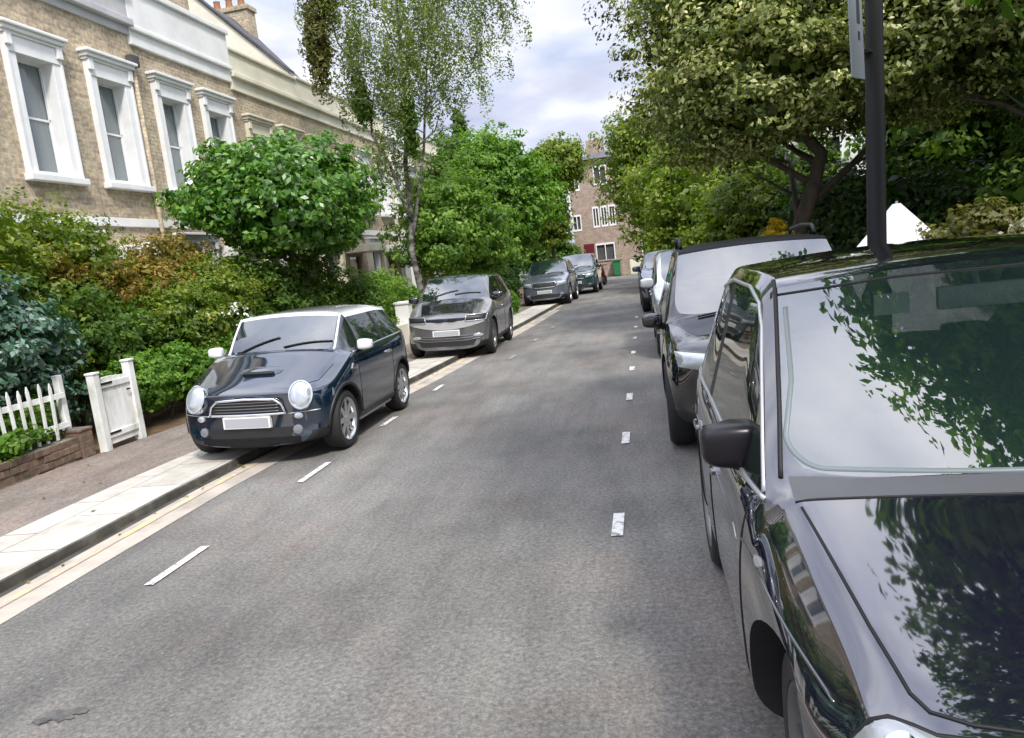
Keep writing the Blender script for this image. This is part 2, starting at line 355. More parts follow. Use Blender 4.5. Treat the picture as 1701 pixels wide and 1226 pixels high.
def leaves_at(P, Nn, size, rng, aspect=.55, fold=.25):
    """one folded leaf of two quads-ish (4 verts rhombus x2 tris) at each P with normal Nn"""
    n = len(P)
    rnd = nrm(rng.normal(size=(n, 3))); T = nrm(np.cross(Nn, rnd)); B = np.cross(Nn, T)
    s = size*rng.uniform(.6, 1.35, (n, 1))
    a = P-T*s*.5; c = P+T*s*.5; m = Nn*s*fold*.5
    b = P+B*s*aspect*.5+m+T*s*.05; d = P-B*s*aspect*.5+m+T*s*.05
    V = np.stack([a, b, c, d], 1).reshape(-1, 3); F = np.arange(4*n).reshape(n, 4)
    return V, F
def foliage(name, blobs, clumps, per, leaf, m, parent=None, seed=0, spread=.3, flat=.6, upb=.35, fill=.25, edge=.25, aspect=.55, hollow=True, shellmin=.72):
    rng = np.random.default_rng(seed)
    bl = np.array(blobs, float); wts = (bl[:, 3]*bl[:, 4]*bl[:, 5])**.667; wts /= wts.sum()
    k = rng.choice(len(bl), clumps, p=wts); d = nrm(rng.normal(size=(clumps, 3)))
    rr = rng.uniform(shellmin, 1.0+edge*.4, (clumps, 1)); cc = bl[k, :3]+d*bl[k, 3:6]*rr
    # irregular outline
    ph = rng.uniform(0, 6.28, 6)
    wob = 1+edge*.5*(np.sin(d[:, 0]*5+ph[0]+bl[k, 0])+np.sin(d[:, 1]*6+ph[1])+np.sin(d[:, 2]*7+ph[2]))[:, None]*.5
    cc = bl[k, :3]+(cc-bl[k, :3])*wob
    cs = spread*rng.uniform(.55, 1.4, (clumps, 1))
    n = clumps*per; ci = np.repeat(np.arange(clumps), per)
    off = rng.normal(size=(n, 3)); off = nrm(off)*rng.uniform(.2, 1, (n, 1))**.5
    up_ = off.copy(); off = off*cs[ci]; off[:, 2] *= flat
    P = cc[ci]+off
    out = nrm((cc-bl[k, :3])/bl[k, 3:6])[ci]
    Nn = nrm(out*.6+up_*.7+np.array([0, 0, upb])+rng.normal(size=(n, 3))*.45)
    cv = rng.normal(0, .16, clumps)
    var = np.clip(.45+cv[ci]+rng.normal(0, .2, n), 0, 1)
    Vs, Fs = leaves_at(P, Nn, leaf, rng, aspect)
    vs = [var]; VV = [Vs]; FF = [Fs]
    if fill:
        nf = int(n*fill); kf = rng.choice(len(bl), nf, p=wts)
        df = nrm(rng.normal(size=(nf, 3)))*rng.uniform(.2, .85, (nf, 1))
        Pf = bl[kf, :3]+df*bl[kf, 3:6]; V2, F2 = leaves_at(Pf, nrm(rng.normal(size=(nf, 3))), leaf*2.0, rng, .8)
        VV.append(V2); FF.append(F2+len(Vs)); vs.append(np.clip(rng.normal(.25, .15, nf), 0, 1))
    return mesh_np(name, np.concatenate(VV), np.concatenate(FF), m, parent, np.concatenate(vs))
def trunk(name, m, parent, base, top, r, branches=0, spread=1.5, seed=0, bend=.15, rb=.35, droop=0):
    rng = random.Random(seed); bm = bmesh.new()
    base = Vector(base); top = Vector(top); n = 9
    pts = []
    for i in range(n):
        t = i/(n-1); p = base.lerp(top, t)+Vector((rng.uniform(-1, 1), rng.uniform(-1, 1), 0))*bend*(t*(1-t)*4)
        pts.append(p)
    rad = [r*(1-.7*(i/(n-1)))*(1.35 if i == 0 else 1) for i in range(n)]
    tube(bm, pts, rad, 10)
    for j in range(branches):
        t = rb+(1-rb)*(j+.5)/branches; i = min(int(t*(n-1)), n-2); p = pts[i].lerp(pts[i+1], t*(n-1)-i)
        a = rng.uniform(0, 6.28) + j*2.4; L = spread*rng.uniform(.6, 1.1)*(1.15-.5*t)
        d = Vector((math.cos(a), math.sin(a), rng.uniform(.35, .9)-droop*.3))
        q = [p, p+d*L*.35+Vector((0, 0, .05)), p+d*L*.7+Vector((0, 0, .08*L)), p+d*L+Vector((rng.uniform(-.1, .1), rng.uniform(-.1, .1), -.1*droop))]
        rr = rad[i]*.55; tube(bm, q, [rr, rr*.7, rr*.45, rr*.15], 6)
        for h in (1, 2):
            a2 = a+rng.uniform(-1.2, 1.2); d2 = Vector((math.cos(a2), math.sin(a2), rng.uniform(.1, .7)))
            tube(bm, [q[h], q[h]+d2*L*.3, q[h]+d2*L*.55], [rr*.4, rr*.25, rr*.08], 5)
    return bobj(name, bm, m, parent, smooth=True)

# ---------------------------------------------------------------- ground
def kx(y):      # left kerb line (road edge), metres
    pts = [(-20, -4.6), (3.5, -4.15), (6.5, -4.1), (9, -3.8), (11.5, -3.5), (14, -3.3), (20, -2.85), (28, -2.4), (47, -1.9), (60, -1.6)]
    return float(np.interp(y, [p[0] for p in pts], [p[1] for p in pts]))
def gx(y): return kx(y)-2.33
def strip(fa, fb, ys, z, bm=None):
    bm = bm or bmesh.new(); pr = None
    for y in ys:
        a = bm.verts.new((fa(y), y, z)); b = bm.verts.new((fb(y), y, z))
        if pr: bm.faces.new((pr[0], pr[1], b, a))
        pr = (a, b)
    return bm
KH = .07
ys = [-15+i for i in range(0, 64)]
bm = bmesh.new(); vs = [bm.verts.new(p) for p in ((-400, -300, -.05), (400, -300, -.05), (400, 700, -.05), (-400, 700, -.05))]; bm.faces.new(vs)
struct('ground', bm, 'grass')
bm = strip(lambda y: kx(y)-.02, lambda y: 2.36, ys, 0.0)
a = [bm.verts.new(p) for p in ((-30, 46.5, .0), (30, 46.5, .0), (30, 49.2, .0), (-30, 49.2, .0))]
struct('road', bm, 'asphalt')
def solidstrip(fa, fb, ys, z0, z1):
    bm = bmesh.new(); pr = None
    for y in ys:
        q = [bm.verts.new(p) for p in ((fa(y), y, z0), (fb(y), y, z0), (fb(y), y, z1), (fa(y), y, z1))]
        if pr:
            for i in range(4): bm.faces.new((pr[i], pr[(i+1) % 4], q[(i+1) % 4], q[i]))
        else: bm.faces.new(q[::-1])
        pr = q
    bm.faces.new(pr); bmesh.ops.recalc_face_normals(bm, faces=bm.faces); return bm
yk = [-15+i for i in range(0, 62)]
struct('kerb', solidstrip(lambda y: kx(y)-.035, lambda y: kx(y), yk, -.04, KH), 'kerb_stone')
struct('pavement', solidstrip(lambda y: kx(y)-.86, lambda y: kx(y)-.036, yk, -.04, KH-.002), 'paving_slab')
struct('footpath', solidstrip(lambda y: gx(y)+.03, lambda y: kx(y)-.861, yk, -.04, KH-.005), 'footway_asphalt')
struct('garden_soil', solidstrip(lambda y: -9.6+.04*(y-11), lambda y: gx(y)+.029, yk, -.04, KH-.02), 'soil')
struct('kerb', solidstrip(lambda y: 2.365, lambda y: 2.5, yk, -.04, .1), 'kerb_stone')
struct('pavement', solidstrip(lambda y: 2.501, lambda y: 4.3, yk, -.04, .098), 'footway_asphalt')
struct('gutter', strip(lambda y: kx(y)+.001, lambda y: kx(y)+.07, yk, .003), 'gutter_dirt')
struct('road_channel', strip(lambda y: kx(y)+.07, lambda y: kx(y)+.42, [y for y in yk if y < 25], .004), 'pale_channel')
bm = bmesh.new(); rs_ = random.Random(4); c_ = (-1.93, 2.62)
for (cx, cy_c, rr) in ((-2.60, 2.62, .075), (-2.53, 2.65, .045), (-2.66, 2.58, .04)):
    bm.faces.new([bm.verts.new((cx+rr*(1+rs_.uniform(-.3, .3))*math.cos(t*.314), cy_c+rr*.6*(1+rs_.uniform(-.3, .3))*math.sin(t*.314), .004+.0015*(cx > -2.55)+.003*(cx < -2.64))) for t in range(20)])
noisy('oil_stain', [(.35, (.055, .053, .048)), (.6, (.11, .105, .097))], 20, rough=.6)
struct('road_stain', bm, 'oil_stain')
def markings(name, f0, w_, segs, m, lab):
    bm = bmesh.new()
    for y0, y1 in segs:
        a = [bm.verts.new(p) for p in ((f0(y0), y0, .009), (f0(y0)+w_, y0, .009), (f0(y1)+w_, y1, .009), (f0(y1), y1, .009))]; bm.faces.new(a)
    return struct(name, bm, m)
markings('yellow_line', lambda y: kx(y)+.15, .07, [(y, y+1) for y in range(-5, 26)], 'faded_yellow_paint', '')
markings('bay_marking', lambda y: -3.12+.03*(y-4), .065, [(3.94, 4.55), (6.0, 6.62), (8.1, 8.6), (10.3, 10.75)], 'white_line_paint', '')
markings('bay_marking', lambda y: -.245+.025*(y-4), .072, [(4.33, 4.72), (6.5, 6.92), (8.42, 8.82), (10.5, 10.85), (12.2, 12.5), (14.2, 14.5), (16.2, 16.5), (18.5, 18.8)], 'white_line_paint', '')
markings('bay_marking', lambda y: -2.3+.055*(y-12), .09, [(13, 13.5), (15.5, 16), (18, 18.5)], 'worn_line_paint', '')
bm = strip(lambda y: -30, lambda y: 30, [46.4, 49.0], .004); struct('cross_road', bm, 'asphalt')

# ---------------------------------------------------------------- terraced houses (left)
def wall_face(bm, x0, x1, z0, z1, ops, depth=.27, y=0.0):
    xs = sorted({x0, x1, *[v for o in ops for v in (o[0], o[1])]}); zs = sorted({z0, z1, *[v for o in ops for v in (o[2], o[3])]})
    for a, b in zip(xs, xs[1:]):
        for c, d in zip(zs, zs[1:]):
            if any(o[0] <= (a+b)/2 <= o[1] and o[2] <= (c+d)/2 <= o[3] for o in ops): continue
            bm.faces.new([bm.verts.new(p) for p in ((a, y, c), (b, y, c), (b, y, d), (a, y, d))])
    for a, b, c, d in ops:
        for q in (((a, y, c), (a, y+depth, c), (a, y+depth, d), (a, y, d)), ((b, y, d), (b, y+depth, d), (b, y+depth, c), (b, y, c)),
                  ((a, y, d), (a, y+depth, d), (b, y+depth, d), (b, y, d)), ((b, y, c), (b, y+depth, c), (a, y+depth, c), (a, y, c))):
            bm.faces.new([bm.verts.new(p) for p in q])
rng2 = random.Random(21)
def sash_window(par, cx, z0, z1, w_, white, head=True, near=True):
    """opening cx±w/2, z0..z1; white architrave, entablature head, sash, glass, curtains"""
    a, b = cx-w_/2, cx+w_/2
    e = bpy.data.objects.new('window', None)
    bm = bmesh.new()
    for x0, x1 in ((a-.2, a+.012), (b-.012, b+.2)):
        box(bm, x0, -.07, z0-.05, x1, .26, z1, .008)
        box(bm, (x0-.0 if x0 < cx else x1-.05), -.10, z0-.05, (x0+.05 if x0 < cx else x1), -.071, z1, .006)
    if head:
        box(bm, a-.2, -.09, z1-.008, b+.2, .26, z1+.26, .006)
        box(bm, a-.23, -.12, z1+.262, b+.23, .02, z1+.31, .006)
        box(bm, a-.26, -.17, z1+.312, b+.26, .02, z1+.38, .012)
        box(bm, a-.30, -.22, z1+.382, b+.30, .02, z1+.44, .015)
        for x0 in (a-.2, b+.08): box(bm, x0, -.14, z1+.08, x0+.12, -.091, z1+.258, .01)
    else: box(bm, a-.2, -.09, z1-.008, b+.2, .26, z1+.12, .006)
    box(bm, a-.25, -.16, z0-.16, b+.25, -.001, z0-.052, .012); box(bm, a+.013, -.05, z0-.05, b-.013, .26, z0+.004)
    fr = bobj('window', bm, white, par)
    bm = bmesh.new(); mz = z0+(z1-z0)*.5
    s = .045
    for (x0, x1, c, d, yy) in ((a, b, z0, z0+.075, .085), (a, b, mz-.02, mz+.02, .085), (a, a+s, z0+.075, mz-.02, .085), (b-s, b, z0+.075, mz-.02, .085),
                               (a, b, z1-.05, z1, .055), (a, a+s, mz+.02, z1-.05, .055), (b-s, b, mz+.02, z1-.05, .055)):
        box(bm, x0+.013, yy+.11, c+.005, x1-.013, yy+.15, d)
    bobj('sash', bm, 'white_gloss_paint', fr)
    bm = bmesh.new(); box(bm, a+.02, .218, z0+.02, b-.02, .222, z1-.02); bobj('pane', bm, 'window_glass', fr)
    bm = bmesh.new(); 
    for sgn, x0 in ((1, a+.02), (-1, b-.02)):      # pleated curtains drawn part-way
        n = 14; wd = w_*(.30+.17*rng2.random()); pv = None
        for i in range(n+1):
            x = x0+sgn*wd*i/n; yy = .262+.02*math.sin(i*2.3)
            q = (bm.verts.new((x, yy, z0)), bm.verts.new((x+sgn*.03*math.sin(i), yy, z1)))
            if pv: bm.faces.new((pv[0], q[0], q[1], pv[1]))
            pv = q
    bobj('curtain', bm, 'curtain', fr, smooth=True)
    bm = bmesh.new(); box(bm, a-.3, .5, z0-.3, b+.3, .55, z1+.3); bobj('room_shade', bm, 'lead_dark', fr)  # dark sheet behind the glass, standing in for the unlit room
    return fr
def facade_x(y): return -9.5+.04*(y-11)
HROT = R(90-2.29)
def house(y0, W_, kind, label, zcor, ztop, wz=(4.1, 6.0), centers=(.95, 2.75), brickm='stock_brick', top='white_stucco', white='white_gloss_paint', gable=False, chim=0, gz=3.3, ww=.78):
    h = empty('terraced_house', (facade_x(y0), y0, 0), HROT); tag(h, label, 'house', 'terraced houses along the left side of the street')
    ops = [(c-ww/2, c+ww/2, wz[0], wz[1]) for c in centers]
    gops = [(centers[0]-.5, centers[0]+.5, .6, 2.7)]; dops = [(centers[1]-.45, centers[1]+.45, .12, 2.5)]
    bm = bmesh.new(); wall_face(bm, 0, W_, -.1, zcor, ops+gops+dops)
    for q in (((0, 0, -.1), (0, 0, ztop-.1), (0, 8, ztop-.1), (0, 8, -.1)), ((W_, 0, -.1), (W_, 8, -.1), (W_, 8, ztop-.1), (W_, 0, ztop-.1)), ((0, 8, -.1), (0, 8, ztop-.1), (W_, 8, ztop-.1), (W_, 8, -.1))):
        bm.faces.new([bm.verts.new(p) for p in q])
    bobj('wall', bm, brickm, h)
    for c in centers: sash_window(h, c, wz[0], wz[1], ww, white)
    sash_window(h, centers[0], .6, 2.7, 1.0, white)
    bm = bmesh.new(); box(bm, centers[1]-.44, .08, .12, centers[1]+.44, .13, 2.49); d = bobj('door', bm, 'navy_car_paint', h)
    bm = bmesh.new(); box(bm, centers[1]+.3, .055, 1.1, centers[1]+.36, .079, 1.14); bobj('handle', bm, 'chrome', d)
    bm = bmesh.new(); box(bm, centers[1]-.75, -.9, 2.6, centers[1]+.72, -.002, 2.85, .02)
    for x in (centers[1]-.68, centers[1]+.48): box(bm, x, -.85, .08, x+.16, -.69, 2.6, .02)
    bobj('porch', bm, white, h)
    bm = bmesh.new(); box(bm, .0, -.06, gz-.06, W_, -.002, gz+.1, .01); box(bm, centers[0]-.75, -.15, gz-.35, centers[0]+.75, -.003, gz-.18, .01); bobj('string_course', bm, 'white_stucco', h)
    bm = bmesh.new()      # parapet entablature
    if kind == 'A':
        box(bm, 0.002, -.05, zcor, W_-.002, .25, zcor+.16, .01)
        box(bm, 0.002, -.16, zcor+.162, W_+.03, .25, zcor+.3, .02)
        box(bm, 0.002, -.09, zcor+.302, W_-.002, .25, ztop-.16, .01)
        box(bm, 0.002, -.2, ztop-.158, W_+.04, .25, ztop, .02)
    elif kind == 'B':
        box(bm, -.03, -.07, zcor, W_-.002, .25, zcor+.28, .01)
        box(bm, -.03, -.14, zcor+.282, W_+.02, .25, zcor+.37, .02)
        box(bm, -.03, -.10, zcor+.372, W_-.002, .25, ztop-.12, .01)
        box(bm, -.03, -.17, ztop-.118, W_+.02, .3, ztop, .02)
    else:
        box(bm, 0.002, -.06, zcor, W_-.002, .25, zcor+.3, .01)
        box(bm, 0.002, -.16, zcor+.302, W_-.002, .25, zcor+.42, .02)
        box(bm, 0.002, -.04, zcor+.422, W_-.002, .25, ztop-.08, .01)
        box(bm, 0.002, -.10, ztop-.078, W_-.002, .3, ztop, .02)
    bobj('parapet', bm, top, h)
    bm = bmesh.new()
    if gable:
        rz = ztop+3.0
        for q in (((0, .26, ztop-.4), (W_, .26, ztop-.4), (W_, 3.2, rz), (0, 3.2, rz)), ((0, 3.2, rz), (W_, 3.2, rz), (W_, 8, ztop-.5), (0, 8, ztop-.5))):
            bm.faces.new([bm.verts.new(p) for p in q])
        rf = bobj('roof', bm, 'roof_slate', h)
        bm = bmesh.new()
        for x in (.0,):
            pts = [(x, .12, ztop-.3), (x, .12, ztop+.12), (x, 3.2, rz+.16), (x, 7.9, ztop), (x, 7.9, ztop-.6)]
            f1 = [bm.verts.new(p) for p in pts]; f2 = [bm.verts.new((x+.22, p[1], p[2])) for p in pts]
            bm.faces.new(f1[::-1]); bm.faces.new(f2)
            for i in range(5): bm.faces.new((f1[i], f1[(i+1) % 5], f2[(i+1) % 5], f2[i]))
        bmesh.ops.recalc_face_normals(bm, faces=bm.faces)
        bobj('gable_wall', bm, 'cream_stucco', h)
        bm = bmesh.new()
        for p, q in (((0, .06, ztop+.13), (0, 3.2, rz+.19)), ((0, 3.2, rz+.19), (0, 7.95, ztop+.02))):
            vs = [bm.verts.new((xx, pp[1], pp[2]+dz)) for dz in (0.0, .07) for xx, pp in ((-.07, p), (.29, p), (.29, q), (-.07, q))]
            for f in ((3, 2, 1, 0), (4, 5, 6, 7), (0, 1, 5, 4), (1, 2, 6, 5), (2, 3, 7, 6), (3, 0, 4, 7)): bm.faces.new([vs[i] for i in f])
        bobj('verge_coping', bm, 'lead_dark', h)
    else:
        for q in (((0, .26, ztop-.35), (W_, .26, ztop-.35), (W_, 8, ztop-.2), (0, 8, ztop-.2)),): bm.faces.new([bm.verts.new(p) for p in q])
        rf = bobj('roof', bm, 'roof_slate', h)
    if chim:
        bm = bmesh.new(); cz = ztop+(1.1 if not gable else 3.4); cyy = 2.7 if chim == 1 else 2.6
        box(bm, W_-.55, cyy, ztop-.6, W_-.02, cyy+1.5, cz-.15, .01); box(bm, W_-.6, cyy-.06, cz-.148, W_+.03, cyy+1.56, cz, .015)
        ch = bobj('chimney', bm, 'terracotta' if chim == 2 else 'stock_brick_brown', rf)
        for i in range(3):
            bm = bmesh.new(); lathe(bm, [(cz, .12), (cz+.05, .13), (cz+.3, .1), (cz+.34, .12)], 12, 'z', (W_-.28, cyy+.3+i*.45, 0)); bobj('chimney_pot', bm, 'terracotta', ch, smooth=40)
    return h
hz = house(6.9, 3.9, 'A', 'brick cottage nearest the camera with grey parapet, at the extreme left edge of the terrace', 7.0, 8.0, brickm='stock_brick', top='grey_stucco')
house(10.8, 3.6, 'A', 'brown brick cottage with two big white-framed sash windows and a pale grey parapet', 7.05, 8.0, top='grey_stucco')
hb = house(14.4, 3.6, 'B', 'brick cottage with a bold bright white parapet, next to the one with the grey parapet', 6.88, 8.1, centers=(1.02, 2.72), brickm='stock_brick_brown', top='white_stucco')
# brick stack over the white parapet
bm = bmesh.new(); box(bm, .3, .35, 7.9, 2.95, .9, 9.6, .01); s1 = bobj('party_wall', bm, 'stock_brick_brown', hb)
bm = bmesh.new(); box(bm, .2, .25, 9.602, 3.05, 1.0, 9.75, .01); bobj('coping', bm, 'lead_dark', s1)
house(18.0, 3.6, 'C', 'cream-topped brick cottage directly after the bright white parapet, lower flat roof', 6.72, 7.75, wz=(4.1, 5.75), centers=(1.0, 2.75), brickm='stock_brick_brown', top='cream_stucco', white='cream_stucco')
house(21.6, 3.6, 'C', 'cream-topped cottage with a steep dark-edged cream gable rising above its neighbour', 6.72, 7.8, wz=(4.1, 5.75), centers=(.95, 2.7), brickm='stock_brick_brown', top='cream_stucco', white='cream_stucco', gable=True, chim=1)
house(25.2, 3.6, 'C', 'cream-topped cottage with an orange brick chimney, half hidden by the drooping birch', 6.72, 7.75, wz=(4.1, 5.75), brickm='stock_brick_brown', top='cream_stucco', chim=2)
house(28.8, 3.6, 'C', 'pale cottage seen through the birch with white porch columns at street level', 6.72, 7.75, wz=(4.1, 5.75), brickm='cream_stucco', top='white_stucco')
house(32.4, 3.8, 'C', 'pale terraced cottage second from the far end, behind the round green trees', 6.72, 7.75, wz=(4.1, 5.75), brickm='stock_brick_brown', top='cream_stucco')
house(36.2, 3.8, 'C', 'farthest cottage of the terrace, almost hidden by trees near the end of the road', 6.72, 7.75, wz=(4.1, 5.75), brickm='stock_brick_brown', top='cream_stucco')
# drain pipe and alarm box / small lantern between two houses
t_ = empty('drain_pipe', (facade_x(14.4)+.08, 14.25, 0), HROT); tag(t_, 'brown rainwater pipe with a hopper running down the brick wall between the two houses', 'drain pipe')
bm = bmesh.new(); tube(bm, [(0, 0, .1), (0, 0, 6.4)], .045, 10); bobj('pipe', bm, 'stock_brick_brown', t_, smooth=True)
bm = bmesh.new(); box(bm, -.11, -.1, 6.4, .11, .06, 6.62, .02); bobj('hopper', bm, 'lead_dark', t_)

# ---------------------------------------------------------------- far buildings
def simple_building(name, label, cat, loc, rz, W_, D_, H_, m, wins, roofm='roof_slate', rh=2.0, hip=True, winm='white_gloss_paint'):
    h = empty(name, loc, rz); tag(h, label, cat)
    bm = bmesh.new(); ops = [(a, b, c, d) for a, b, c, d in wins]
    wall_face(bm, -W_/2, W_/2, -.1, H_, ops)
    for q in (((-W_/2, 0, -.1), (-W_/2, 0, H_), (-W_/2, D_, H_), (-W_/2, D_, -.1)), ((W_/2, 0, -.1), (W_/2, D_, -.1), (W_/2, D_, H_), (W_/2, 0, H_)), ((-W_/2, D_, -.1), (-W_/2, D_, H_), (W_/2, D_, H_), (W_/2, D_, -.1))):
        bm.faces.new([bm.verts.new(p) for p in q])
    bobj('wall', bm, m, h)
    bm = bmesh.new(); o = .3; a, b = W_/2+o, W_/2-D_/2*.8
    V = [bm.verts.new(p) for p in ((-a, -o, H_), (a, -o, H_), (a, D_+o, H_), (-a, D_+o, H_), (-b, D_/2, H_+rh), (b, D_/2, H_+rh))]
    for f in ((0, 1, 5, 4), (1, 2, 5), (2, 3, 4, 5), (3, 0, 4), (3, 2, 1, 0)): bm.faces.new([V[i] for i in f])
    bobj('roof', bm, roofm, h)
    for a, b, c, d in wins:
        bm = bmesh.new(); f = .07
        for q in ((a, b, c-.06, c+f), (a, b, d-f, d+.05), (a, a+f, c+f, d-f), (b-f, b, c+f, d-f), ((a+b)/2-.03, (a+b)/2+.03, c+f, d-f)):
            box(bm, q[0], -.03, q[2], q[1], .10, q[3])
        wo_ = bobj('window', bm, winm, h)
        bm = bmesh.new(); box(bm, a+.02, .105, c, b-.02, .11, d); bobj('pane', bm, 'lead_dark', wo_)
    return h
wins = [(-3.3, -2.7, 3.3, 4.3), (-1.9, -1.45, 3.4, 4.7), (-1.35, -.9, 3.4, 4.7), (-.8, -.35, 3.4, 4.7), (1.2, 2.2, 3.3, 4.6), (3.5, 4.5, 3.3, 4.6), (-5.5, -4.5, 3.3, 4.6),
        (-3.2, -2.6, 6.0, 7.0), (-1.6, -.7, 6.2, 7.4), (1.2, 2.2, 6.2, 7.4), (3.5, 4.5, 6.2, 7.4), (-5.5, -4.5, 6.2, 7.4), (-1.9, -.6, .9, 2.2), (1.2, 2.4, .9, 2.2), (-5.5, -4.3, .9, 2.2)]
fb = simple_building('brick_house', 'three-storey reddish brick house with white windows closing the far end of the street', 'house', (3.2, 52, 0), 0, 12.6, 9, 7.9, 'far_red_brick', [(a-3.2, b-3.2, c, d) for a, b, c, d in wins if a > -4], rh=1.2)
bm = bmesh.new(); box(bm, -5.9, -.05, 0, -5.2, -.003, 2.3); bobj('door', bm, 'maroon_paint', fb)
bm = bmesh.new(); box(bm, -5.2, 3, 7.9, -4.0, 4, 9.6, .02); bobj('chimney', bm, 'far_red_brick', fb)
simple_building('white_house', 'white house glimpsed in bright patches through the park trees on the right', 'house', (12.5, 29, 0), R(-18), 14, 8, 6.2, 'white_stucco',
                [(-5.5, -4.3, 3.6, 5), (-2, -.8, 3.6, 5), (1.5, 2.7, 3.6, 5), (4.5, 5.7, 3.6, 5), (-5.5, -4.3, .8, 2.3), (1.5, 2.7, .8, 2.3)])
bm = bmesh.new(); box(bm, -3.2, 49.3, 0, -.2, 49.55, 1.05, .02); box(bm, -3.25, 49.24, 1.052, -.15, 49.61, 1.13, .01)
tag(bobj('garden_wall', bm, 'far_red_brick'), 'low pinkish brick wall in front of the brick house at the far end', 'wall')
bm = bmesh.new(); box(bm, .3, 49.3, 0, 6.5, 49.55, .95, .02)
tag(bobj('garden_wall', bm, 'cream_stucco'), 'low pale rendered wall right of the green bin at the far end', 'wall')
t_ = empty('wheelie_bin', (-.55, 48.9, 0)); tag(t_, 'green wheelie bin standing by the wall at the far end of the street', 'bin')
bm = bmesh.new(); vs = box(bm, -.24, -.26, .08, .24, .26, .98)
for v in vs[:4]: v.co.x *= .82; v.co.y *= .82
bobj('body', bm, 'green_plastic', t_)
bm = bmesh.new(); box(bm, -.28, -.32, .982, .28, .3, 1.06, .02); bobj('lid', bm, 'green_plastic', t_)
for x in (-.2, .2):
    bm = bmesh.new(); lathe(bm, [(-.03, .09), (.03, .09)], 14, 'x', (x, .26, .09)); bobj('wheel', bm, 'tyre_rubber', t_)

# ---------------------------------------------------------------- front garden: wall, pickets, gate
t_ = empty('garden_wall', (gx(5), 5, 0)); tag(t_, 'low crumbling red brick garden wall under the white pickets at the left edge', 'wall')
bm = bmesh.new(); fx0 = gx(0)
for i in range(36):            # hand-laid courses, each brick slightly off
    pass
rng_ = random.Random(3); L0, L1 = 2.6, 7.43
for c in range(4):
    z = .0+c*.082; y = L0+(.11 if c % 2 else 0)
    while y < L1:
        d = rng_.uniform(-.012, .012); l = .215 if y+.215 < L1 else max(L1-y, .04)
        box(bm, -.11+d, y-5, z, .11+d, y-5+l, z+.07, .006); y += .226
box(bm, -.1, L0-5, 0, .1, L1-5, .315)
bobj('brickwork', bm, 'old_garden_brick', t_)
bm = bmesh.new(); box(bm, -.13, 7.44-5, 0, .13, 7.64-5, .36, .01); box(bm, -.14, 7.43-5, .362, .14, 7.65-5, .40, .015); bobj('end_pier', bm, 'old_garden_brick', t_)
t_ = empty('picket_fence', (gx(6)-.02, 5, .0)); tag(t_, 'white picket fence with pointed pales standing on the low brick wall', 'fence')
bm = bmesh.new(); y = 2.7
while y < 7.35:
    yy = y-5; h = .98+rng_.uniform(-.02, .02); z0 = .33; w2 = .017; tl = rng_.uniform(-.03, .03)
    P8 = [(0, yy-w2, z0), (0, yy+w2, z0), (0, yy+w2+tl, h-.06), (0, yy+tl, h), (0, yy-w2+tl, h-.06)]
    f1 = [bm.verts.new((-.009, p[1], p[2])) for p in P8]; f2 = [bm.verts.new((.009, p[1], p[2])) for p in P8]
    bm.faces.new(f1); bm.faces.new(f2[::-1])
    for i in range(5): bm.faces.new((f1[i], f2[i], f2[(i+1) % 5], f1[(i+1) % 5]))
    y += .135+rng_.uniform(-.01, .012)
bmesh.ops.recalc_face_normals(bm, faces=bm.faces)
bobj('pales', bm, 'weathered_white', t_)
for z in (.44, .78):
    bm = bmesh.new(); box(bm, -.045, 2.65-5, z, -.010, 7.5-5, z+.06); bobj('rail', bm, 'weathered_white', t_)
for y in (2.7, 5.2, 7.52):
    bm = bmesh.new(); box(bm, -.12, y-5-.04, .3, -.046, y-5+.04, 1.04, .01); bobj('post', bm, 'weathered_white', t_)
t_ = empty('garden_gate', (gx(8), 7.72, 0), 0); tag(t_, 'solid white wooden garden gate between white posts beside the hedge', 'gate')
for y, h in ((0, .98), (.64, 1.05)):
    bm = bmesh.new(); box(bm, -.05, y-.05, .05, .05, y+.05, h, .008); box(bm, -.06, y-.06, h+.001, .06, y+.06, h+.03, .01); bobj('post', bm, 'weathered_white', t_)
bm = bmesh.new()
for i in range(6):
    y = .055+i*.088; box(bm, -.014, y, .12, .014, y+.085, .92+.01*math.sin(i), .003)
g_ = bobj('gate_panel', bm, 'weathered_white', t_)
for z in (.2, .8):
    bm = bmesh.new(); box(bm, .0145, .06, z, .034, .58, z+.07, .003); bobj('ledge', bm, 'weathered_white', g_)
bm = bmesh.new(); tube(bm, [(.02, .54, .72), (.05, .54, .72), (.05, .48, .72)], .01, 6); bobj('latch', bm, 'black_metal', g_)
for z in (.24, .84):
    bm = bmesh.new(); box(bm, .0345, -.02, z, .042, .26, z+.028, .003); bobj('hinge', bm, 'black_metal', g_)
t_ = empty('garden_wall', (gx(16.5), 16.5, 0)); tag(t_, 'white rendered garden wall and pier showing between the small dark hatchback and the pewter car', 'wall')
bm = bmesh.new(); box(bm, -.12, -3.6, 0, .12, 3.8, .55, .01); bobj('rendered_wall', bm, 'cream_stucco', t_)
for y in (-1.9, .9):
    bm = bmesh.new(); box(bm, -.17, y, 0, .17, y+.34, 1.0, .01); box(bm, -.2, y-.03, 1.002, .2, y+.37, 1.07, .02); bobj('pier', bm, 'white_stucco', t_)

rg8 = np.random.default_rng(8); n8 = 260; y8 = rg8.uniform(1.5, 30, n8); x8 = np.array([kx(v) for v in y8])+.03+np.abs(rg8.normal(0, .06, n8)); k8 = rg8.random(n8) < .35; x8[k8] -= rg8.uniform(.3, 2.2, k8.sum())
z8 = np.where(k8, KH+.006, .014); V_, F_ = leaves_at(np.stack([x8, y8, z8], 1), nrm(rg8.normal(0, .25, (n8, 3))+np.array([0, 0, 1.])), .045, rg8, .6, .1)
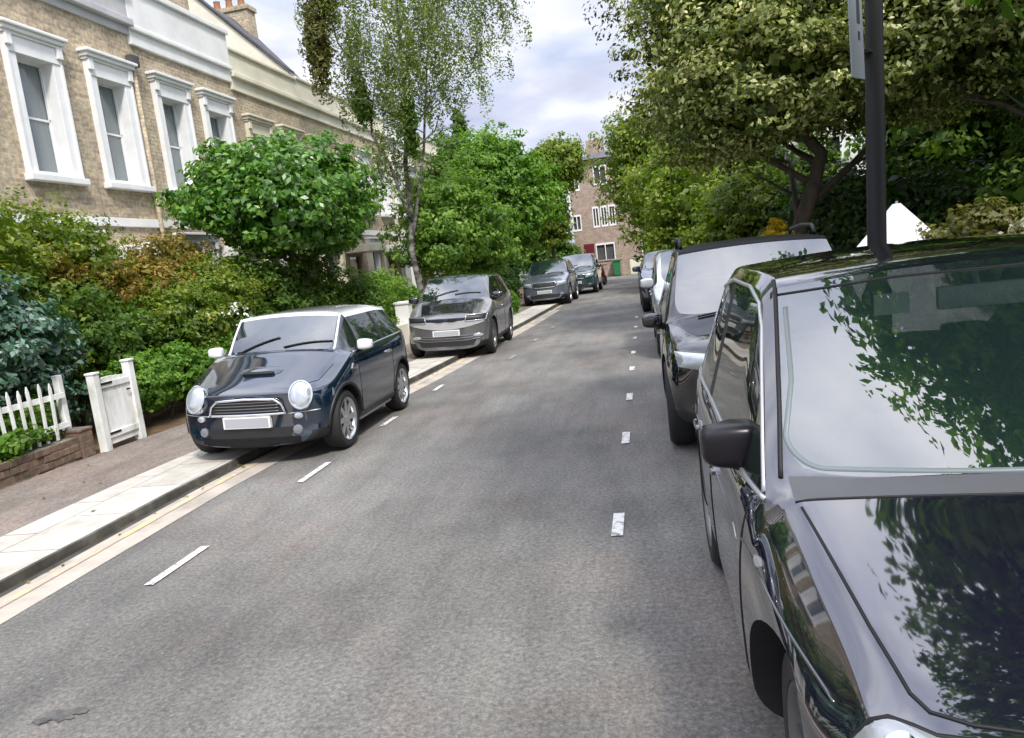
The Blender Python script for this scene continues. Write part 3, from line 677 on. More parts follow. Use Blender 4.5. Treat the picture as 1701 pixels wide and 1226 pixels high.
# ---------------------------------------------------------------- lamp post, tent
t_ = empty('lamp_post', (2.53, 8.0, .1)); t_.location.x = 2.46; t_.rotation_euler = (0, R(1.7), 0); tag(t_, 'tall plain black lamp post behind the near black car, carrying a small sign', 'lamp post')
bm = bmesh.new(); lathe(bm, [(0, .13), (.9, .13), (1.0, .09), (2.5, .088), (6.5, .06)], 24, 'z'); bobj('pole', bm, 'black_metal', t_, smooth=40)
bm = bmesh.new(); tube(bm, [(0, 0, 6.4), (-.15, 0, 6.9), (-.7, 0, 7.1)], .035, 10); bobj('arm', bm, 'black_metal', t_, smooth=40)
bm = bmesh.new(); box(bm, -1.25, -.13, 7.03, -.65, .13, 7.15, .03); bobj('lantern', bm, 'sign_back', t_)
t2 = empty('street_sign', (2.53, 8.0, .1), R(52)); t2.location.x -= .06; tag(t2, 'narrow pale parking sign plate clamped to the side of the black lamp post', 'sign')
bm = bmesh.new(); box(bm, -.40, -.03, 2.95, -.10, -.018, 3.98, .004); s1 = bobj('plate', bm, 'sign_back', t2)
bm = bmesh.new(); box(bm, -.24, -.0325, 3.45, -.17, -.0305, 3.72); box(bm, -.23, -.0325, 3.30, -.18, -.0305, 3.38); bobj('marking', bm, 'sign_mark', s1)
for z in (3.2, 3.8):
    bm = bmesh.new(); lathe(bm, [(z, .092), (z+.03, .092)], 20, 'z'); box(bm, -.12, -.017, z, -.07, .0, z+.03); bobj('clamp', bm, 'black_metal', t2)
t_ = empty('garden_tent', (3.78, 11.2, .05), R(45)); tag(t_, 'small white pyramid tent with a pointed top on the grass behind the lamp post', 'tent')
bm = bmesh.new(); a = 1.3
V = [bm.verts.new(p) for p in ((-a, -a, 0), (a, -a, 0), (a, a, 0), (-a, a, 0))]; rings = [V]
for t in (.25, .5, .75, .97):
    s = a*(1-t)-.02*math.sin(t*math.pi); z = 1.9*t
    rings.append([bm.verts.new((x*s, y*s, z)) for x, y in ((-1, -1), (1, -1), (1, 1), (-1, 1))])
for r1, r2 in zip(rings, rings[1:]):
    for i in range(4): bm.faces.new((r1[i], r1[(i+1) % 4], r2[(i+1) % 4], r2[i]))
bm.faces.new(rings[-1])
bobj('canvas', bm, 'canvas', t_)
bm = bmesh.new(); tube(bm, [(0, 0, 0), (0, 0, 1.88)], .02, 8); bobj('pole', bm, 'brushed_grey', t_)

# ---------------------------------------------------------------- vegetation
tag(mesh_np('fallen_leaves', V_, F_, 'leaf_olive', None, rg8.random(n8)), 'scattered small dry leaves along the gutter and footpath', 'leaf litter', kind='stuff')
def shrub(name, label, cat, blobs, clumps, per, leaf, m, seed, stems=4, group=None, **k):
    b0 = blobs[0]; t = empty(name, (b0[0], b0[1], 0)); tag(t, label, cat, group)
    loc = [(b[0]-b0[0], b[1]-b0[1], *b[2:]) for b in blobs]
    foliage('foliage', loc, clumps, per, leaf, m, t, seed, **k)
    rg = random.Random(seed); bm = bmesh.new()
    for i in range(stems):
        b = loc[i % len(loc)]; a = rg.uniform(0, 6.28)
        tube(bm, [(b[0]*.6, b[1]*.6, 0), (b[0]+.2*math.cos(a)*b[3], b[1]+.2*math.sin(a)*b[4], b[2]*.6), (b[0]+.5*math.cos(a)*b[3], b[1]+.5*math.sin(a)*b[4], b[2]+b[5]*.4)], [.035, .025, .01], 6)
    bobj('stem', bm, 'bark', t, smooth=True)
    return t
def tree(label, base, top, r, blobs, clumps, per, leaf, m, seed, tm='bark', branches=7, spread=1.6, bend=.2, rb=.35, group=None, name='tree', droop=0, **k):
    t = empty(name, (base[0], base[1], 0)); tag(t, label, 'tree', group)
    loc = [(b[0]-base[0], b[1]-base[1], *b[2:]) for b in blobs]
    trunk('trunk', tm, t, (0, 0, 0), (top[0]-base[0], top[1]-base[1], top[2]), r, branches, spread, seed, bend, rb, droop=droop)
    foliage('crown', loc, clumps, per, leaf, m, t, seed, **k)
    return t
shrub('camellia', 'dark glossy bluish-leaved shrub leaning over the white picket fence', 'shrub', [(-7.3, 7.5, 1.5, .75, .85, .72), (-7.2, 6.7, 1.3, .7, .8, .8), (-7.3, 7.8, .85, .6, .7, .65)], 400, 34, .085, 'leaf_camellia', 11, spread=.16)
shrub('garden_shrub', 'tall yellow-green mixed shrub against the brick wall at the left edge', 'shrub', [(-8.3, 8.3, 2.55, .9, 1.3, 1.05), (-8.5, 6.6, 2.35, .8, 1.3, 1.2), (-8.3, 10.0, 2.45, .8, 1.2, .85), (-8.0, 8.8, 1.4, .9, 1.4, 1.0)], 760, 34, .075, 'leaf_yellowgreen', 12, spread=.2)
shrub('garden_shrub', 'green arching shrub behind the gate, in front of the tall yellow-green one', 'shrub', [(-7.6, 9.0, 1.35, .65, .9, .75), (-7.5, 9.9, 1.2, .6, .8, .7)], 260, 34, .08, 'leaf_mid', 13, spread=.2)
shrub('garden_shrub', 'rusty orange and yellow shrub below the third white window', 'shrub', [(-7.9, 12.2, 2.35, .6, .95, .55), (-7.7, 11.3, 1.9, .6, .8, .6)], 240, 30, .07, 'leaf_orange', 14, spread=.17)
shrub('garden_shrub', 'small orange-brown tipped shrub in the middle of the front garden', 'shrub', [(-7.7, 10.2, 2.05, .42, .5, .4), (-7.8, 9.4, 2.35, .3, .35, .3)], 100, 28, .06, 'leaf_orange', 15, spread=.14)
shrub('garden_shrub', 'olive-yellow shrub between the orange shrub and the clipped laurel', 'shrub', [(-7.2, 12.3, 1.7, .65, 1.2, .7), (-7.1, 11.0, 1.45, .6, .9, .6)], 320, 32, .07, 'leaf_yellowgreen', 16, spread=.18)
sh = shrub('flowering_shrub', 'green shrub dotted with small white flowers behind the low hedge', 'shrub', [(-6.95, 11.2, 1.15, .5, 1.0, .5), (-6.9, 12.4, 1.1, .5, .9, .6)], 260, 30, .06, 'leaf_mid', 17, spread=.15)
rgf = np.random.default_rng(5); nfl = 46
ang = rgf.uniform(0, 6.28, nfl); zz = rgf.uniform(.2, .9, nfl)
Pf = np.stack([.52*np.abs(np.cos(ang))*np.sqrt(1-zz**2*.6), 1.1*np.sin(ang)+.4, 1.1+.5*zz], 1)
Pf = np.repeat(Pf, 4, 0)+rgf.normal(0, .018, (nfl*4, 3)); V_, F_ = leaves_at(Pf, nrm(rgf.normal(size=Pf.shape)+np.array([.5, -.3, .6])), .055, rgf, .8)
M['petal_white'] = mat('petal_white', (.8, .8, .74), .6)
tag(mesh_np('flowers', V_, F_, 'petal_white', sh), kind='stuff')
shrub('hedge', 'low bright green leafy hedge between the white gate and the small dark hatchback', 'hedge', [(-6.72, 9.15, .68, .4, .6, .42), (-6.68, 10.0, .64, .42, .7, .42), (-6.6, 11.0, .6, .42, .8, .42), (-6.5, 12.2, .6, .42, .8, .45)], 520, 34, .065, 'leaf_hedge', 18, spread=.12)
shrub('fence_plants', 'low leafy green plants growing between and behind the picket pales', 'plants', [(-6.75, 5.2, .5, .25, .9, .28), (-6.72, 6.6, .52, .25, .8, .25), (-6.40, 5.6, .5, .12, .8, .16), (-6.42, 6.6, .46, .1, .5, .14), (-6.75, 7.2, .5, .2, .4, .3)], 300, 24, .06, 'leaf_maple', 19, spread=.1)
t_ = empty('laurel_tree', (-6.75, 14.6, 0)); tag(t_, 'big clipped laurel with a dense dome of glossy green leaves above the small dark hatchback', 'tree')
trunk('trunk', 'bark', t_, (0, 0, 0), (.05, -.1, 3.6), .1, 7, 1.3, 20, .15, .4)
foliage('crown', [(0, -.1, 3.6, 1.7, 1.8, .98), (.3, -1.0, 3.2, 1.1, 1.1, .8), (-.1, 1.1, 3.35, 1.3, 1.3, .9), (.55, -.1, 3.0, 1.0, 1.3, .55)], 1000, 34, .13, 'leaf_laurel', t_, 20, spread=.25, flat=.5, upb=.5, edge=.3)
shrub('hedge', 'dark shaded hedge underneath the clipped laurel', 'hedge', [(-6.9, 13.6, 1.3, .65, 1.1, 1.15), (-6.8, 15.4, 1.25, .75, 1.2, 1.15), (-6.5, 16.9, 1.0, .7, 1.0, .95), (-6.3, 14.4, .8, .4, 1.2, .7)], 620, 32, .085, 'leaf_mid', 21, spread=.22)
shrub('garden_shrub', 'leafy green shrub behind the white garden pier beside the pewter car', 'shrub', [(-6.2, 18.2, 1.1, .55, 1.0, .8), (-6.1, 16.9, 1.0, .5, .8, .8), (-6.0, 19.6, .9, .5, .8, .7)], 360, 30, .08, 'leaf_maple', 22, spread=.2)
# birch
t_ = empty('birch_tree', (-5.85, 20.6, 0)); tag(t_, 'tall slender birch with pale stems and drooping sparse leaves against the sky', 'tree')
trunk('trunk', 'birch_bark', t_, (0, 0, 0), (.4, .2, 9.5), .10, 11, 2.2, 31, .25, .5, droop=.4)
trunk('trunk', 'birch_bark', t_, (.05, 0, 3.2), (-1.5, -.6, 9.6), .05, 7, 1.6, 32, .2, .4, droop=.4)
trunk('trunk', 'birch_bark', t_, (0, 0, 2.6), (1.3, .6, 9.2), .05, 7, 1.6, 33, .2, .4, droop=.4)
foliage('crown', [(0, 0, 9.4, 2.4, 2.4, 2.3), (.2, 0, 6.9, 1.5, 1.5, 1.6), (1.3, .3, 8.0, 1.3, 1.3, 2.0), (-.3, 0, 4.9, .9, .9, 1.4), (2.2, .5, 10, 1.5, 1.5, 1.6), (3.0, .8, 9.0, 1.2, 1.2, 1.8), (2.2, .3, 7.2, .8, .8, 1.5), (-.8, -.2, 7.4, 1.0, 1.0, 1.6)], 560, 84, .08, 'leaf_birch', t_, 34, spread=.2, flat=3.4, upb=.1, fill=0, shellmin=.25)
foliage('hanging_spray', [(-1.55, -1.1, 7.9, .38, .38, 1.25), (-1.3, -.9, 9.6, .5, .5, 1.2)], 110, 60, .095, 'leaf_olive', t_, 35, spread=.2, flat=2.0, upb=0, fill=.2, shellmin=.2)
foliage('hanging_spray', [(-.75, -.5, 6.5, .3, .3, .9), (.5, -.6, 5.6, .3, .3, 1.1)], 40, 60, .085, 'leaf_mid', t_, 36, spread=.18, flat=2.0, upb=0, fill=.2, shellmin=.2)
def T(name, label, base, top, r, blobs, clumps, per, leaf, m, seed, spread=.4, branches=7, bs=1.4, bend=.2, rb=.35, tm='bark', **k):
    t = empty(name, (base[0], base[1], 0)); tag(t, label, 'tree')
    trunk('trunk', tm, t, (0, 0, 0), (top[0]-base[0], top[1]-base[1], top[2]), r, branches, bs, seed, bend, rb)
    foliage('crown', [(b[0]-base[0], b[1]-base[1], *b[2:]) for b in blobs], clumps, per, leaf, m, t, seed, spread=spread, **k)
    return t
T('maple_tree', 'round bright green maple just behind the pewter car', (-5.1, 22.4), (-5.0, 22.4, 3.3), .1, [(-5.0, 22.3, 3.2, 1.45, 1.5, 1.25), (-5.3, 21.6, 2.5, 1.1, 1.2, 1.0), (-4.5, 22.9, 2.4, 1.1, 1.2, 1.0), (-5.6, 22.8, 3.9, .8, .9, .7)], 660, 34, .13, 'leaf_maple', 41, spread=.27, edge=.55)
T('garden_tree', 'taller deep green tree overhanging the silver car farther along', (-4.5, 28.6), (-4.4, 28.7, 4.8), .12, [(-4.4, 28.7, 5.0, 1.5, 1.7, 1.6), (-4.2, 28.6, 3.4, 1.5, 1.6, 1.5), (-3.9, 29.3, 4.2, 1.4, 1.4, 1.4), (-4.9, 28, 4.8, 1.2, 1.2, 1.5)], 660, 34, .15, 'leaf_hedge', 42, spread=.33, edge=.55)
shrub('ivy_bush', 'dark ivy covered bush under the deep green tree beside the silver car', 'shrub', [(-4.5, 25.8, 1.1, .5, 1.2, 1.0), (-4.4, 27.6, 1.2, .5, 1.0, 1.1), (-4.5, 24.3, .8, .5, 1, .7)], 300, 30, .1, 'leaf_dark', 43, spread=.25)
T('park_tree', 'green tree filling the gap between the terrace and the far brick house', (-5.6, 50), (-5.6, 50, 4.5), .15, [(-5.6, 50, 4.0, 2.0, 2, 2.2), (-5.0, 50, 1.8, 2.0, 1.8, 1.5)], 380, 30, .22, 'leaf_mid', 90, spread=.45)
shrub('roadside_plant', 'grassy green tuft on the kerb behind the pewter car', 'plant', [(-3.85, 23.6, .4, .35, .8, .4), (-3.95, 22.2, .3, .35, .5, .3)], 120, 26, .1, 'leaf_hedge', 44, spread=.14, stems=2)
T('olive_tree', 'narrow olive-yellow tree beside the brick house at the end of the street', (-3.8, 42), (-3.8, 42, 5.5), .12, [(-3.8, 42, 6.2, 1.4, 1.5, 1.9), (-2.7, 41, 6.7, 1.2, 1.2, 1.2), (-4.0, 42, 3.8, 1.3, 1.3, 1.6)], 460, 30, .19, 'leaf_yellowgreen', 45, spread=.4)
T('spire_tree', 'thin dark pointed tree rising above the rooftops left of the bright sky', (-7.6, 38), (-7.6, 38, 9), .1, [(-7.6, 38, 7.6, .5, .5, 2.6), (-7.6, 38, 5, .9, .9, 2)], 160, 30, .16, 'leaf_dark', 46, spread=.3)
T('garden_tree', 'loose green tree behind the maple, left of the deep green one', (-6.6, 33), (-6.5, 33, 5.5), .12, [(-6.6, 33, 5.6, 1.7, 1.7, 1.9), (-6, 33.5, 4, 1.5, 1.5, 1.6)], 420, 30, .18, 'leaf_mid', 47, spread=.38)
# right-hand side
T('lime_tree', 'near tree whose big bright green leaves hang into the top right corner', (5.6, 3.4), (4.9, 3.8, 5.6), .2, [(4.3, 3.9, 4.75, 2.35, 2.4, 1.7), (3.2, 4.2, 3.9, 1.45, 1.5, 1.05), (5.6, 3.2, 4.6, 2.0, 2.2, 1.6), (2.9, 3.6, 5.5, 2.0, 3.0, 1.5), (3.4, 1.6, 5.2, 1.9, 2.0, 1.5), (2.2, 2.6, 5.6, 1.6, 1.9, 1.3), (2.6, 5.4, 5.0, 1.2, 1.4, .9), (2.75, 4.3, 3.15, .95, .8, .55), (3.3, 5.0, 3.5, .9, .9, .6)], 1350, 30, .15, 'leaf_lime', 51, spread=.3, branches=9, bs=2.2, fill=.15)
T('park_tree', 'huge spreading tree with pale-tipped leaves overhanging the row of parked cars', (2.75, 16.0), (4.2, 15.6, 6.2), .2,
  [(3.2, 15.6, 5.6, 2.9, 3.0, 2.1), (5.6, 15.5, 6.6, 3.4, 3.4, 2.9), (2.6, 15.0, 4.2, 2.0, 2.2, 1.1), (5.2, 14.6, 4.5, 2.2, 2.4, 1.1), (3.6, 16, 8.0, 2.8, 2.8, 1.9)], 2700, 50, .105, 'leaf_bigtree', 52, spread=.38, branches=12, bs=3.0, bend=.5, rb=.25, flat=.45, edge=.35, upb=.5)
T('park_tree', 'dark second park tree right of the lamp post with a forked bare limb', (7.6, 13.2), (7.9, 13, 6), .2, [(8.0, 13.0, 6.4, 3.0, 3.0, 2.5), (9.8, 12.5, 5.0, 2.4, 2.4, 1.9), (6.9, 11.6, 5.7, 2.0, 2.0, 1.3), (7.0, 14.5, 4.4, 1.8, 1.6, 1.1)], 680, 40, .12, 'leaf_mid', 53, spread=.4, branches=10, bs=2.6, rb=.25)
shrub('park_shrub', 'light green bush under the big tree, left of the yellow flowers', 'shrub', [(4.0, 22.0, 2.0, 1.5, 1.9, 1.7), (3.2, 21.2, 1.7, 1.2, 1.2, 1.5), (5.4, 22.8, 1.9, 1.5, 1.5, 1.5)], 560, 30, .15, 'leaf_yellowgreen', 54, spread=.33)
shrub('park_shrub', 'olive-green overhanging bush beyond the far parked car on the right', 'shrub', [(2.4, 28.0, 2.6, 1.5, 2.0, 2.1), (1.9, 31.5, 3.2, 1.7, 2.0, 2.6), (1.3, 37, 5.4, 2.2, 2.0, 3.0), (3.0, 25.5, 1.6, 1.0, 1.2, 1.4)], 820, 32, .16, 'leaf_yellowgreen', 55, spread=.38)
shrub('yellow_shrub', 'small bright yellow flowering bush at the foot of the big tree', 'shrub', [(2.98, 15.6, 1.72, .2, .22, .28), (3.05, 15.6, 1.45, .3, .3, .3)], 60, 26, .07, 'leaf_yellow', 56, spread=.09, stems=3)
shrub('park_shrub', 'dark evergreen bush directly behind the lamp post', 'shrub', [(5.4, 17.0, 1.5, 1.6, 1.5, 1.3), (7.4, 16.4, 1.4, 1.8, 1.5, 1.2), (4.6, 18.4, 1.5, 1.2, 1.5, 1.4)], 560, 30, .14, 'leaf_dark', 57, spread=.32)
shrub('park_shrub', 'dark green bush between the white tent and the right edge', 'shrub', [(7.8, 13.6, 1.8, 1.6, 1.4, 1.6), (6.6, 12.4, 1.4, 1.1, 1.0, 1.1)], 420, 30, .12, 'leaf_mid', 58, spread=.28)
shrub('park_shrub', 'fresh green bush at the right edge below the hanging leaves', 'shrub', [(6.6, 9.8, 2.1, 1.1, 1.1, 1.1), (7.8, 9.0, 2.0, 1.2, 1.2, 1.2), (7.2, 9.4, 1.0, 1.4, 1.2, 1.0)], 460, 30, .11, 'leaf_laurel', 59, spread=.26)
shrub('pale_shrub', 'pale cream flowering bush just above the roof of the nearest black car', 'shrub', [(4.9, 8.6, 1.1, .8, .8, .75), (5.9, 8.2, 1.25, .8, .8, .7)], 260, 30, .08, 'leaf_pale', 60, spread=.18)
shrub('park_shrub', 'low olive and orange tinted bush beside the pale flowering one', 'shrub', [(4.6, 10.9, 1.15, .7, .7, .65), (5.6, 11.0, 1.1, .7, .7, .6)], 200, 28, .09, 'leaf_olive', 61, spread=.18)
for i, (x, y, z, s, m_, lb) in enumerate([(9.2, 21.5, 4.3, 2.3, 'leaf_mid', 'leafy tree screening most of the white house behind the lamp post'), (11.6, 18.5, 4.0, 2.2, 'leaf_dark', 'dark leafy tree at the right edge in front of the white house'), (18, 31, 4.6, 3.6, 'leaf_dark', 'dark round park tree beside the white house'), (13.2, 21, 4.4, 3.4, 'leaf_mid', 'broad green park tree far right behind the lamp post'),
        (5.5, 33, 4.6, 3.4, 'leaf_mid', 'green tree behind the olive bush near the end of the street'), (12, 40, 5.2, 4.2, 'leaf_dark', 'tall dark tree at the back of the park'),
        (18, 15, 4.8, 3.8, 'leaf_mid', 'wide green tree beyond the right edge of the view'), (7.5, 45, 5, 3.8, 'leaf_olive', 'yellowish tree right of the far brick house'),
        (-14, 44, 5.4, 3.6, 'leaf_mid', 'green tree behind the roofs of the terrace'), (-9, 56, 6, 4.2, 'leaf_mid', 'green tree left of the far brick house')]):
    T('park_tree', lb, (x, y), (x, y, z), .07*s, [(x, y, z, s, s, s*.8), (x+s*.5, y-s*.3, z-1, s*.7, s*.7, s*.6), (x-s*.5, y-s*.2, z-.8, s*.7, s*.7, s*.7)], 420, 30, .24, m_, 70+i, spread=.55, bs=2.4)

# ---------------------------------------------------------------- cars
# local frame: x = across (car's left is +x), y = back from the nose, z = up
def lerp(a, b, t): return a+(b-a)*t
class Car:
    def __init__(s, label, loc, rz, P, tilt=0, lift=0, group='cars parked along both kerbs', name='parked_car'):
        s.P = P; s.root = empty(name, (loc[0], loc[1], lift), rz); s.root.rotation_euler = (0, tilt, rz)
        tag(s.root, label, 'car', group); s.build()
    def build(s):
        P = s.P; hw = P['hw']; sl = P.get('sl', 1.0); zb = P.get('zb', .2); zr = P['zr']; hr = P['hr']; zsh = P.get('zmid', .6)
        ac, ah, ar, at, L = [P[k]*sl for k in ('ac', 'ah', 'ar', 'at', 'L')]; s.L = L; s.sl = sl
        zf, zcw, zbl, ztl = P['zf'], P['zc'], P['zbf'], P['zbr']
        wn = P.get('nose', (.74, .90, .965))
        # stations: (y, width factor, top z, greenhouse t_front/ None, kind)
        st = []
        st.append((0.0, wn[0], zf*P.get('nz', .88), 'n', .12)); st.append((.07, wn[1], zf*.96, 'n', .14)); st.append((.24, wn[2], zf, 'h', .12))
        st.append((lerp(.24, ac, .35), .99, lerp(zf, zcw, .38), 'h', .08)); st.append((lerp(.24, ac, .72), 1.0, lerp(zf, zcw, .78), 'h', .05)); st.append((ac-.05, 1.0, zcw-.01, 'h', .03))
        s.ic = len(st); st.append((ac, 1.0, zcw, 'c', 0)); st.append((lerp(ac, ah, .33), 1.0, zbl, .35, 0)); lp = P.get('lip', .70); st.append((lerp(ac, ah, lp), 1.0, zbl, lp, 0)); s.ih = len(st); st.append((ah, 1.0, zbl, 1.0, 0))
        ab = P.get('ab', .5); yb = lerp(ah, ar, ab)
        st.append((lerp(ah, yb, .5), 1.0, lerp(zbl, ztl, .25), 1.0, 0)); s.ib = len(st); st.append((yb-.05, 1.0, lerp(zbl, ztl, .45), 1.0, 0)); st.append((yb+.05, 1.0, lerp(zbl, ztl, .5), 1.0, 0))
        ye = ar-.12; st.append((lerp(yb, ye, .55), 1.0, lerp(zbl, ztl, .8), 1.0, 0)); s.ie = len(st); st.append((ye, .995, ztl, 1.0, 0)); s.ir = len(st); st.append((ar, .99, ztl, 1.0, 0))
        st.append((lerp(ar, at, .5), .975, ztl, .5, 0)); s.it = len(st); st.append((at, .96, ztl, 'c', 0)); st.append((max(at+.05, L-.12), .93, ztl-.06, 'n', -.06)); st.append((L, .80, ztl-.2, 'n', -.10))
        bm = bmesh.new(); G = []
        ch = P.get('crown', .05)
        zrear = P.get('zrr', zr-.05)
        for i, (y, wf, zt, kd, cv) in enumerate(st):
            h = hw*wf; row = []
            roofz = zr-P.get('hd', .012) if i == s.ih else (zr if i < s.ie else lerp(zr, zrear, (i-s.ie+1)/2 if i <= s.ir else 1))
            Pk = [(.5*h, zb), (.93*h, zb+.01), (.985*h, zb+.13), (h, zsh), (h*.985, lerp(zsh, zt, .86)), (h*.945, zt)]
            if 'fe' in P and kd in ('h', 'c'): Pk[4] = (.965*h, zt-.11); Pk[5] = ((P['fe'] if kd == 'h' else .5*(P['fe']+.945))*h, zt)
            p6, p7 = P.get('pil', (.865, .80))
            if kd in ('h', 'c', 'n'):
                c = ch if kd != 'n' else ch*.5
                top = [(.82*h, zt+c*.35), (.76*h, zt+c*.55), (.42*h, zt+c*.95), (0, zt+c)]
                if kd == 'n': Pk = [(.5*h, zb), (.93*h, zb+.03), (.985*h, zb+.15), (h, lerp(zb, zt, .55)), (h*.98, lerp(zb, zt, .85)), (h*.93, zt)]
                if kd == 'c': top = [(p6*h if i < 12 else .85*h, zt+c*.4), (p7*h, zt+c*.55), (.42*h, zt+c*.95), (0, zt+c)]
            else:
                c0 = [(p6*h, (zcw if i < 12 else ztl)+ch*.4), (p7*h, (zcw if i < 12 else ztl)+ch*.55), (.42*h, (zcw if i < 12 else ztl)+ch*.95), (0, (zcw if i < 12 else ztl)+ch)]
                c1 = [(hr, roofz-.085), (hr-P.get('pt', .075), roofz-.025), (.5*hr, roofz+.0), (0, roofz+.008)]
                t = kd; top = [(lerp(a[0], b[0], t), lerp(a[1], b[1], t)+.02*math.sin(t*math.pi)) for a, b in zip(c0, c1)]
            Pk += top
            for k, (b, z) in enumerate(Pk):
                off = cv*(b/hw)**2
                if s.ic <= i <= s.ih and k >= 6: off = -P.get('wc', .13)*(1-(b/(.8*hw))**2)*(1-.55*(i-s.ic)/3)
                if i == s.ic-1 and k >= 6: off = -P.get('wc', .13)*(1-(b/(.8*hw))**2)
                row.append(Vector((b, y+off, z)))
            G.append(row)
        nS, nK = len(G), 10
        VL = [[bm.verts.new(p) for p in r[:]] for r in G]          # +x side incl. centre
        VR = [[bm.verts.new((-p.x, p.y, p.z)) for p in r[:-1]]+[VL[i][-1]] for i, r in enumerate(G)]
        def fm(i, k, side):
            if k in (7, 8):
                if 'lip' in P and i == s.ih-1: return 5
                if s.ic <= i < s.ih: return 1
                if s.ir <= i < s.it: return 2
                if s.ih <= i < s.ir: return 5
            if k == 6 and s.ih <= i < s.ir: return 5 if P.get('roofmat') else 0
            if k == 5 and s.ic <= i < s.ie:
                if i == s.ib: return 6
                return 3 if i < s.ib else 4
            if k in (0, 1): return 7
            return 0
        for i in range(nS-1):
            for k in range(nK-1):
                f = bm.faces.new((VL[i][k], VL[i+1][k], VL[i+1][k+1], VL[i][k+1])); f.material_index = fm(i, k, 1)
                f = bm.faces.new((VR[i][k], VR[i][k+1], VR[i+1][k+1], VR[i+1][k])); f.material_index = fm(i, k, -1)
            f = bm.faces.new((VL[i][0], VR[i][0], VR[i+1][0], VL[i+1][0])); f.material_index = 7
        for i, sg in ((0, -1), (nS-1, 1)):
            cc = [bm.verts.new((0, G[i][0].y+sg*.03-(0 if i else .0), VL[i][k].co.z)) for k in range(nK-2)]
            for k in range(nK-3):
                for V, fl in ((VL, 0), (VR, 1)):
                    q = [V[i][k], V[i][k+1], cc[k+1], cc[k]]; bm.faces.new(q)
            for V in (VL, VR):
                bm.faces.new([V[i][nK-3], V[i][nK-2], V[i][nK-1], cc[nK-3]])
            bm.faces.new([VL[i][0], cc[0], VR[i][0]])
        bmesh.ops.recalc_face_normals(bm, faces=bm.faces)
        cl = bm.edges.layers.float.new('crease_edge')
        for e in bm.edges:
            ms = {f.material_index for f in e.link_faces}
            if len(ms) > 1: e[cl] = .75 if not ms <= {0, 7} else .4
        for i in range(1, nS-1):          # belt line and bonnet edge
            for V in (VL, VR):
                e = bm.edges.get((V[i][5], V[i+1][5])) if i < nS-2 else None
                if e: e[cl] = max(e[cl], P.get('bc', .45))
        me = bpy.data.meshes.new('tmp'); bm.to_mesh(me); bm.free()
        for m in range(8): me.materials.append(None)
        ob = bpy.data.objects.new('tmp', me); C.objects.link(ob)
        md = ob.modifiers.new('s', 'SUBSURF'); md.levels = md.render_levels = P.get('sub', 3)
        dg = bpy.context.evaluated_depsgraph_get(); m1 = bpy.data.meshes.new_from_object(ob.evaluated_get(dg))
        b2 = bmesh.new(); b2.from_mesh(m1); s.bvh = BVHTree.FromBMesh(b2); b2.free()
        # wheel arches
        ob.modifiers.clear(); ob.data = m1; s.rw = P['rw']; ra = s.rw+P.get('gap', .05)
        s.wy = [P['wf']*sl, P['wr']*sl]
        cu = bmesh.new()
        for y in s.wy:
            for sg in (1, -1): lathe(cu, [(sg*(hw-.30), ra), (sg*(hw+.3), ra)], 48, 'x', (0, y, s.rw))
        cm = bpy.data.meshes.new('cut'); cu.to_mesh(cm); cu.free(); co = bpy.data.objects.new('cut', cm); C.objects.link(co)
        bo = ob.modifiers.new('b', 'BOOLEAN'); bo.operation = 'DIFFERENCE'; bo.object = co; bo.solver = 'EXACT'
        dg = bpy.context.evaluated_depsgraph_get(); dg.update(); m2 = bpy.data.meshes.new_from_object(ob.evaluated_get(dg))
        for o in (ob, co): bpy.data.objects.remove(o)
        b = bmesh.new(); b.from_mesh(m2)
        for f in b.faces:
            c = f.calc_center_median()
            for y in s.wy:
                d = math.hypot(c.y-y, c.z-s.rw)
                if d < ra-.0015 or (d < ra+.002 and abs(f.normal.x) < .5 and abs(c.x) > hw-.33): f.material_index = 7
        names = {0: ('body', P['paint']), 1: ('windscreen', 'screen_glass'), 2: ('rear_window', 'screen_glass'), 3: ('front_side_window', 'side_glass'), 4: ('rear_side_window', 'side_glass'), 5: ('roof', P.get('roofmat', P['paint'])), 6: ('door_pillar', 'black_plastic'), 7: ('underbody', 'black_plastic')}
        for mi, (nm, mt) in names.items():
            for sg in ((0,) if mi in (0, 1, 2, 5, 7) else (1, -1)):
                c = b.copy(); rm = [f for f in c.faces if f.material_index != mi or (sg and f.calc_center_median().x*sg < 0)]
                bmesh.ops.delete(c, geom=rm, context='FACES')
                if len(c.faces) == 0: c.free(); continue
                for f in c.faces: f.material_index = 0
                bmesh.ops.remove_doubles(c, verts=c.verts, dist=1e-5)
                o = bobj(nm, c, mt, s.root, smooth=50 if mi != 7 else 30)
                if mi == 0: s.body = o
        b.free()
        s.wheels(); s.interior()
    # --- projection helpers
    def ray(s, mode, u, v, off=.0):
        P = s.P
        if mode == 'front': o, d = Vector((u, -2, v)), Vector((0, 1, 0))
        elif mode == 'rear': o, d = Vector((u, s.L+2, v)), Vector((0, -1, 0))
        elif mode == 'left': o, d = Vector((3, u, v)), Vector((-1, 0, 0))
        elif mode == 'right': o, d = Vector((-3, u, v)), Vector((1, 0, 0))
        else: o, d = Vector((u, v, 5)), Vector((0, 0, -1))
        h = s.bvh.ray_cast(o, d)
        if h[0] is None: return None
        n = h[1]
        if n.dot(d) > 0: n = -n
        return h[0]+n*off, n
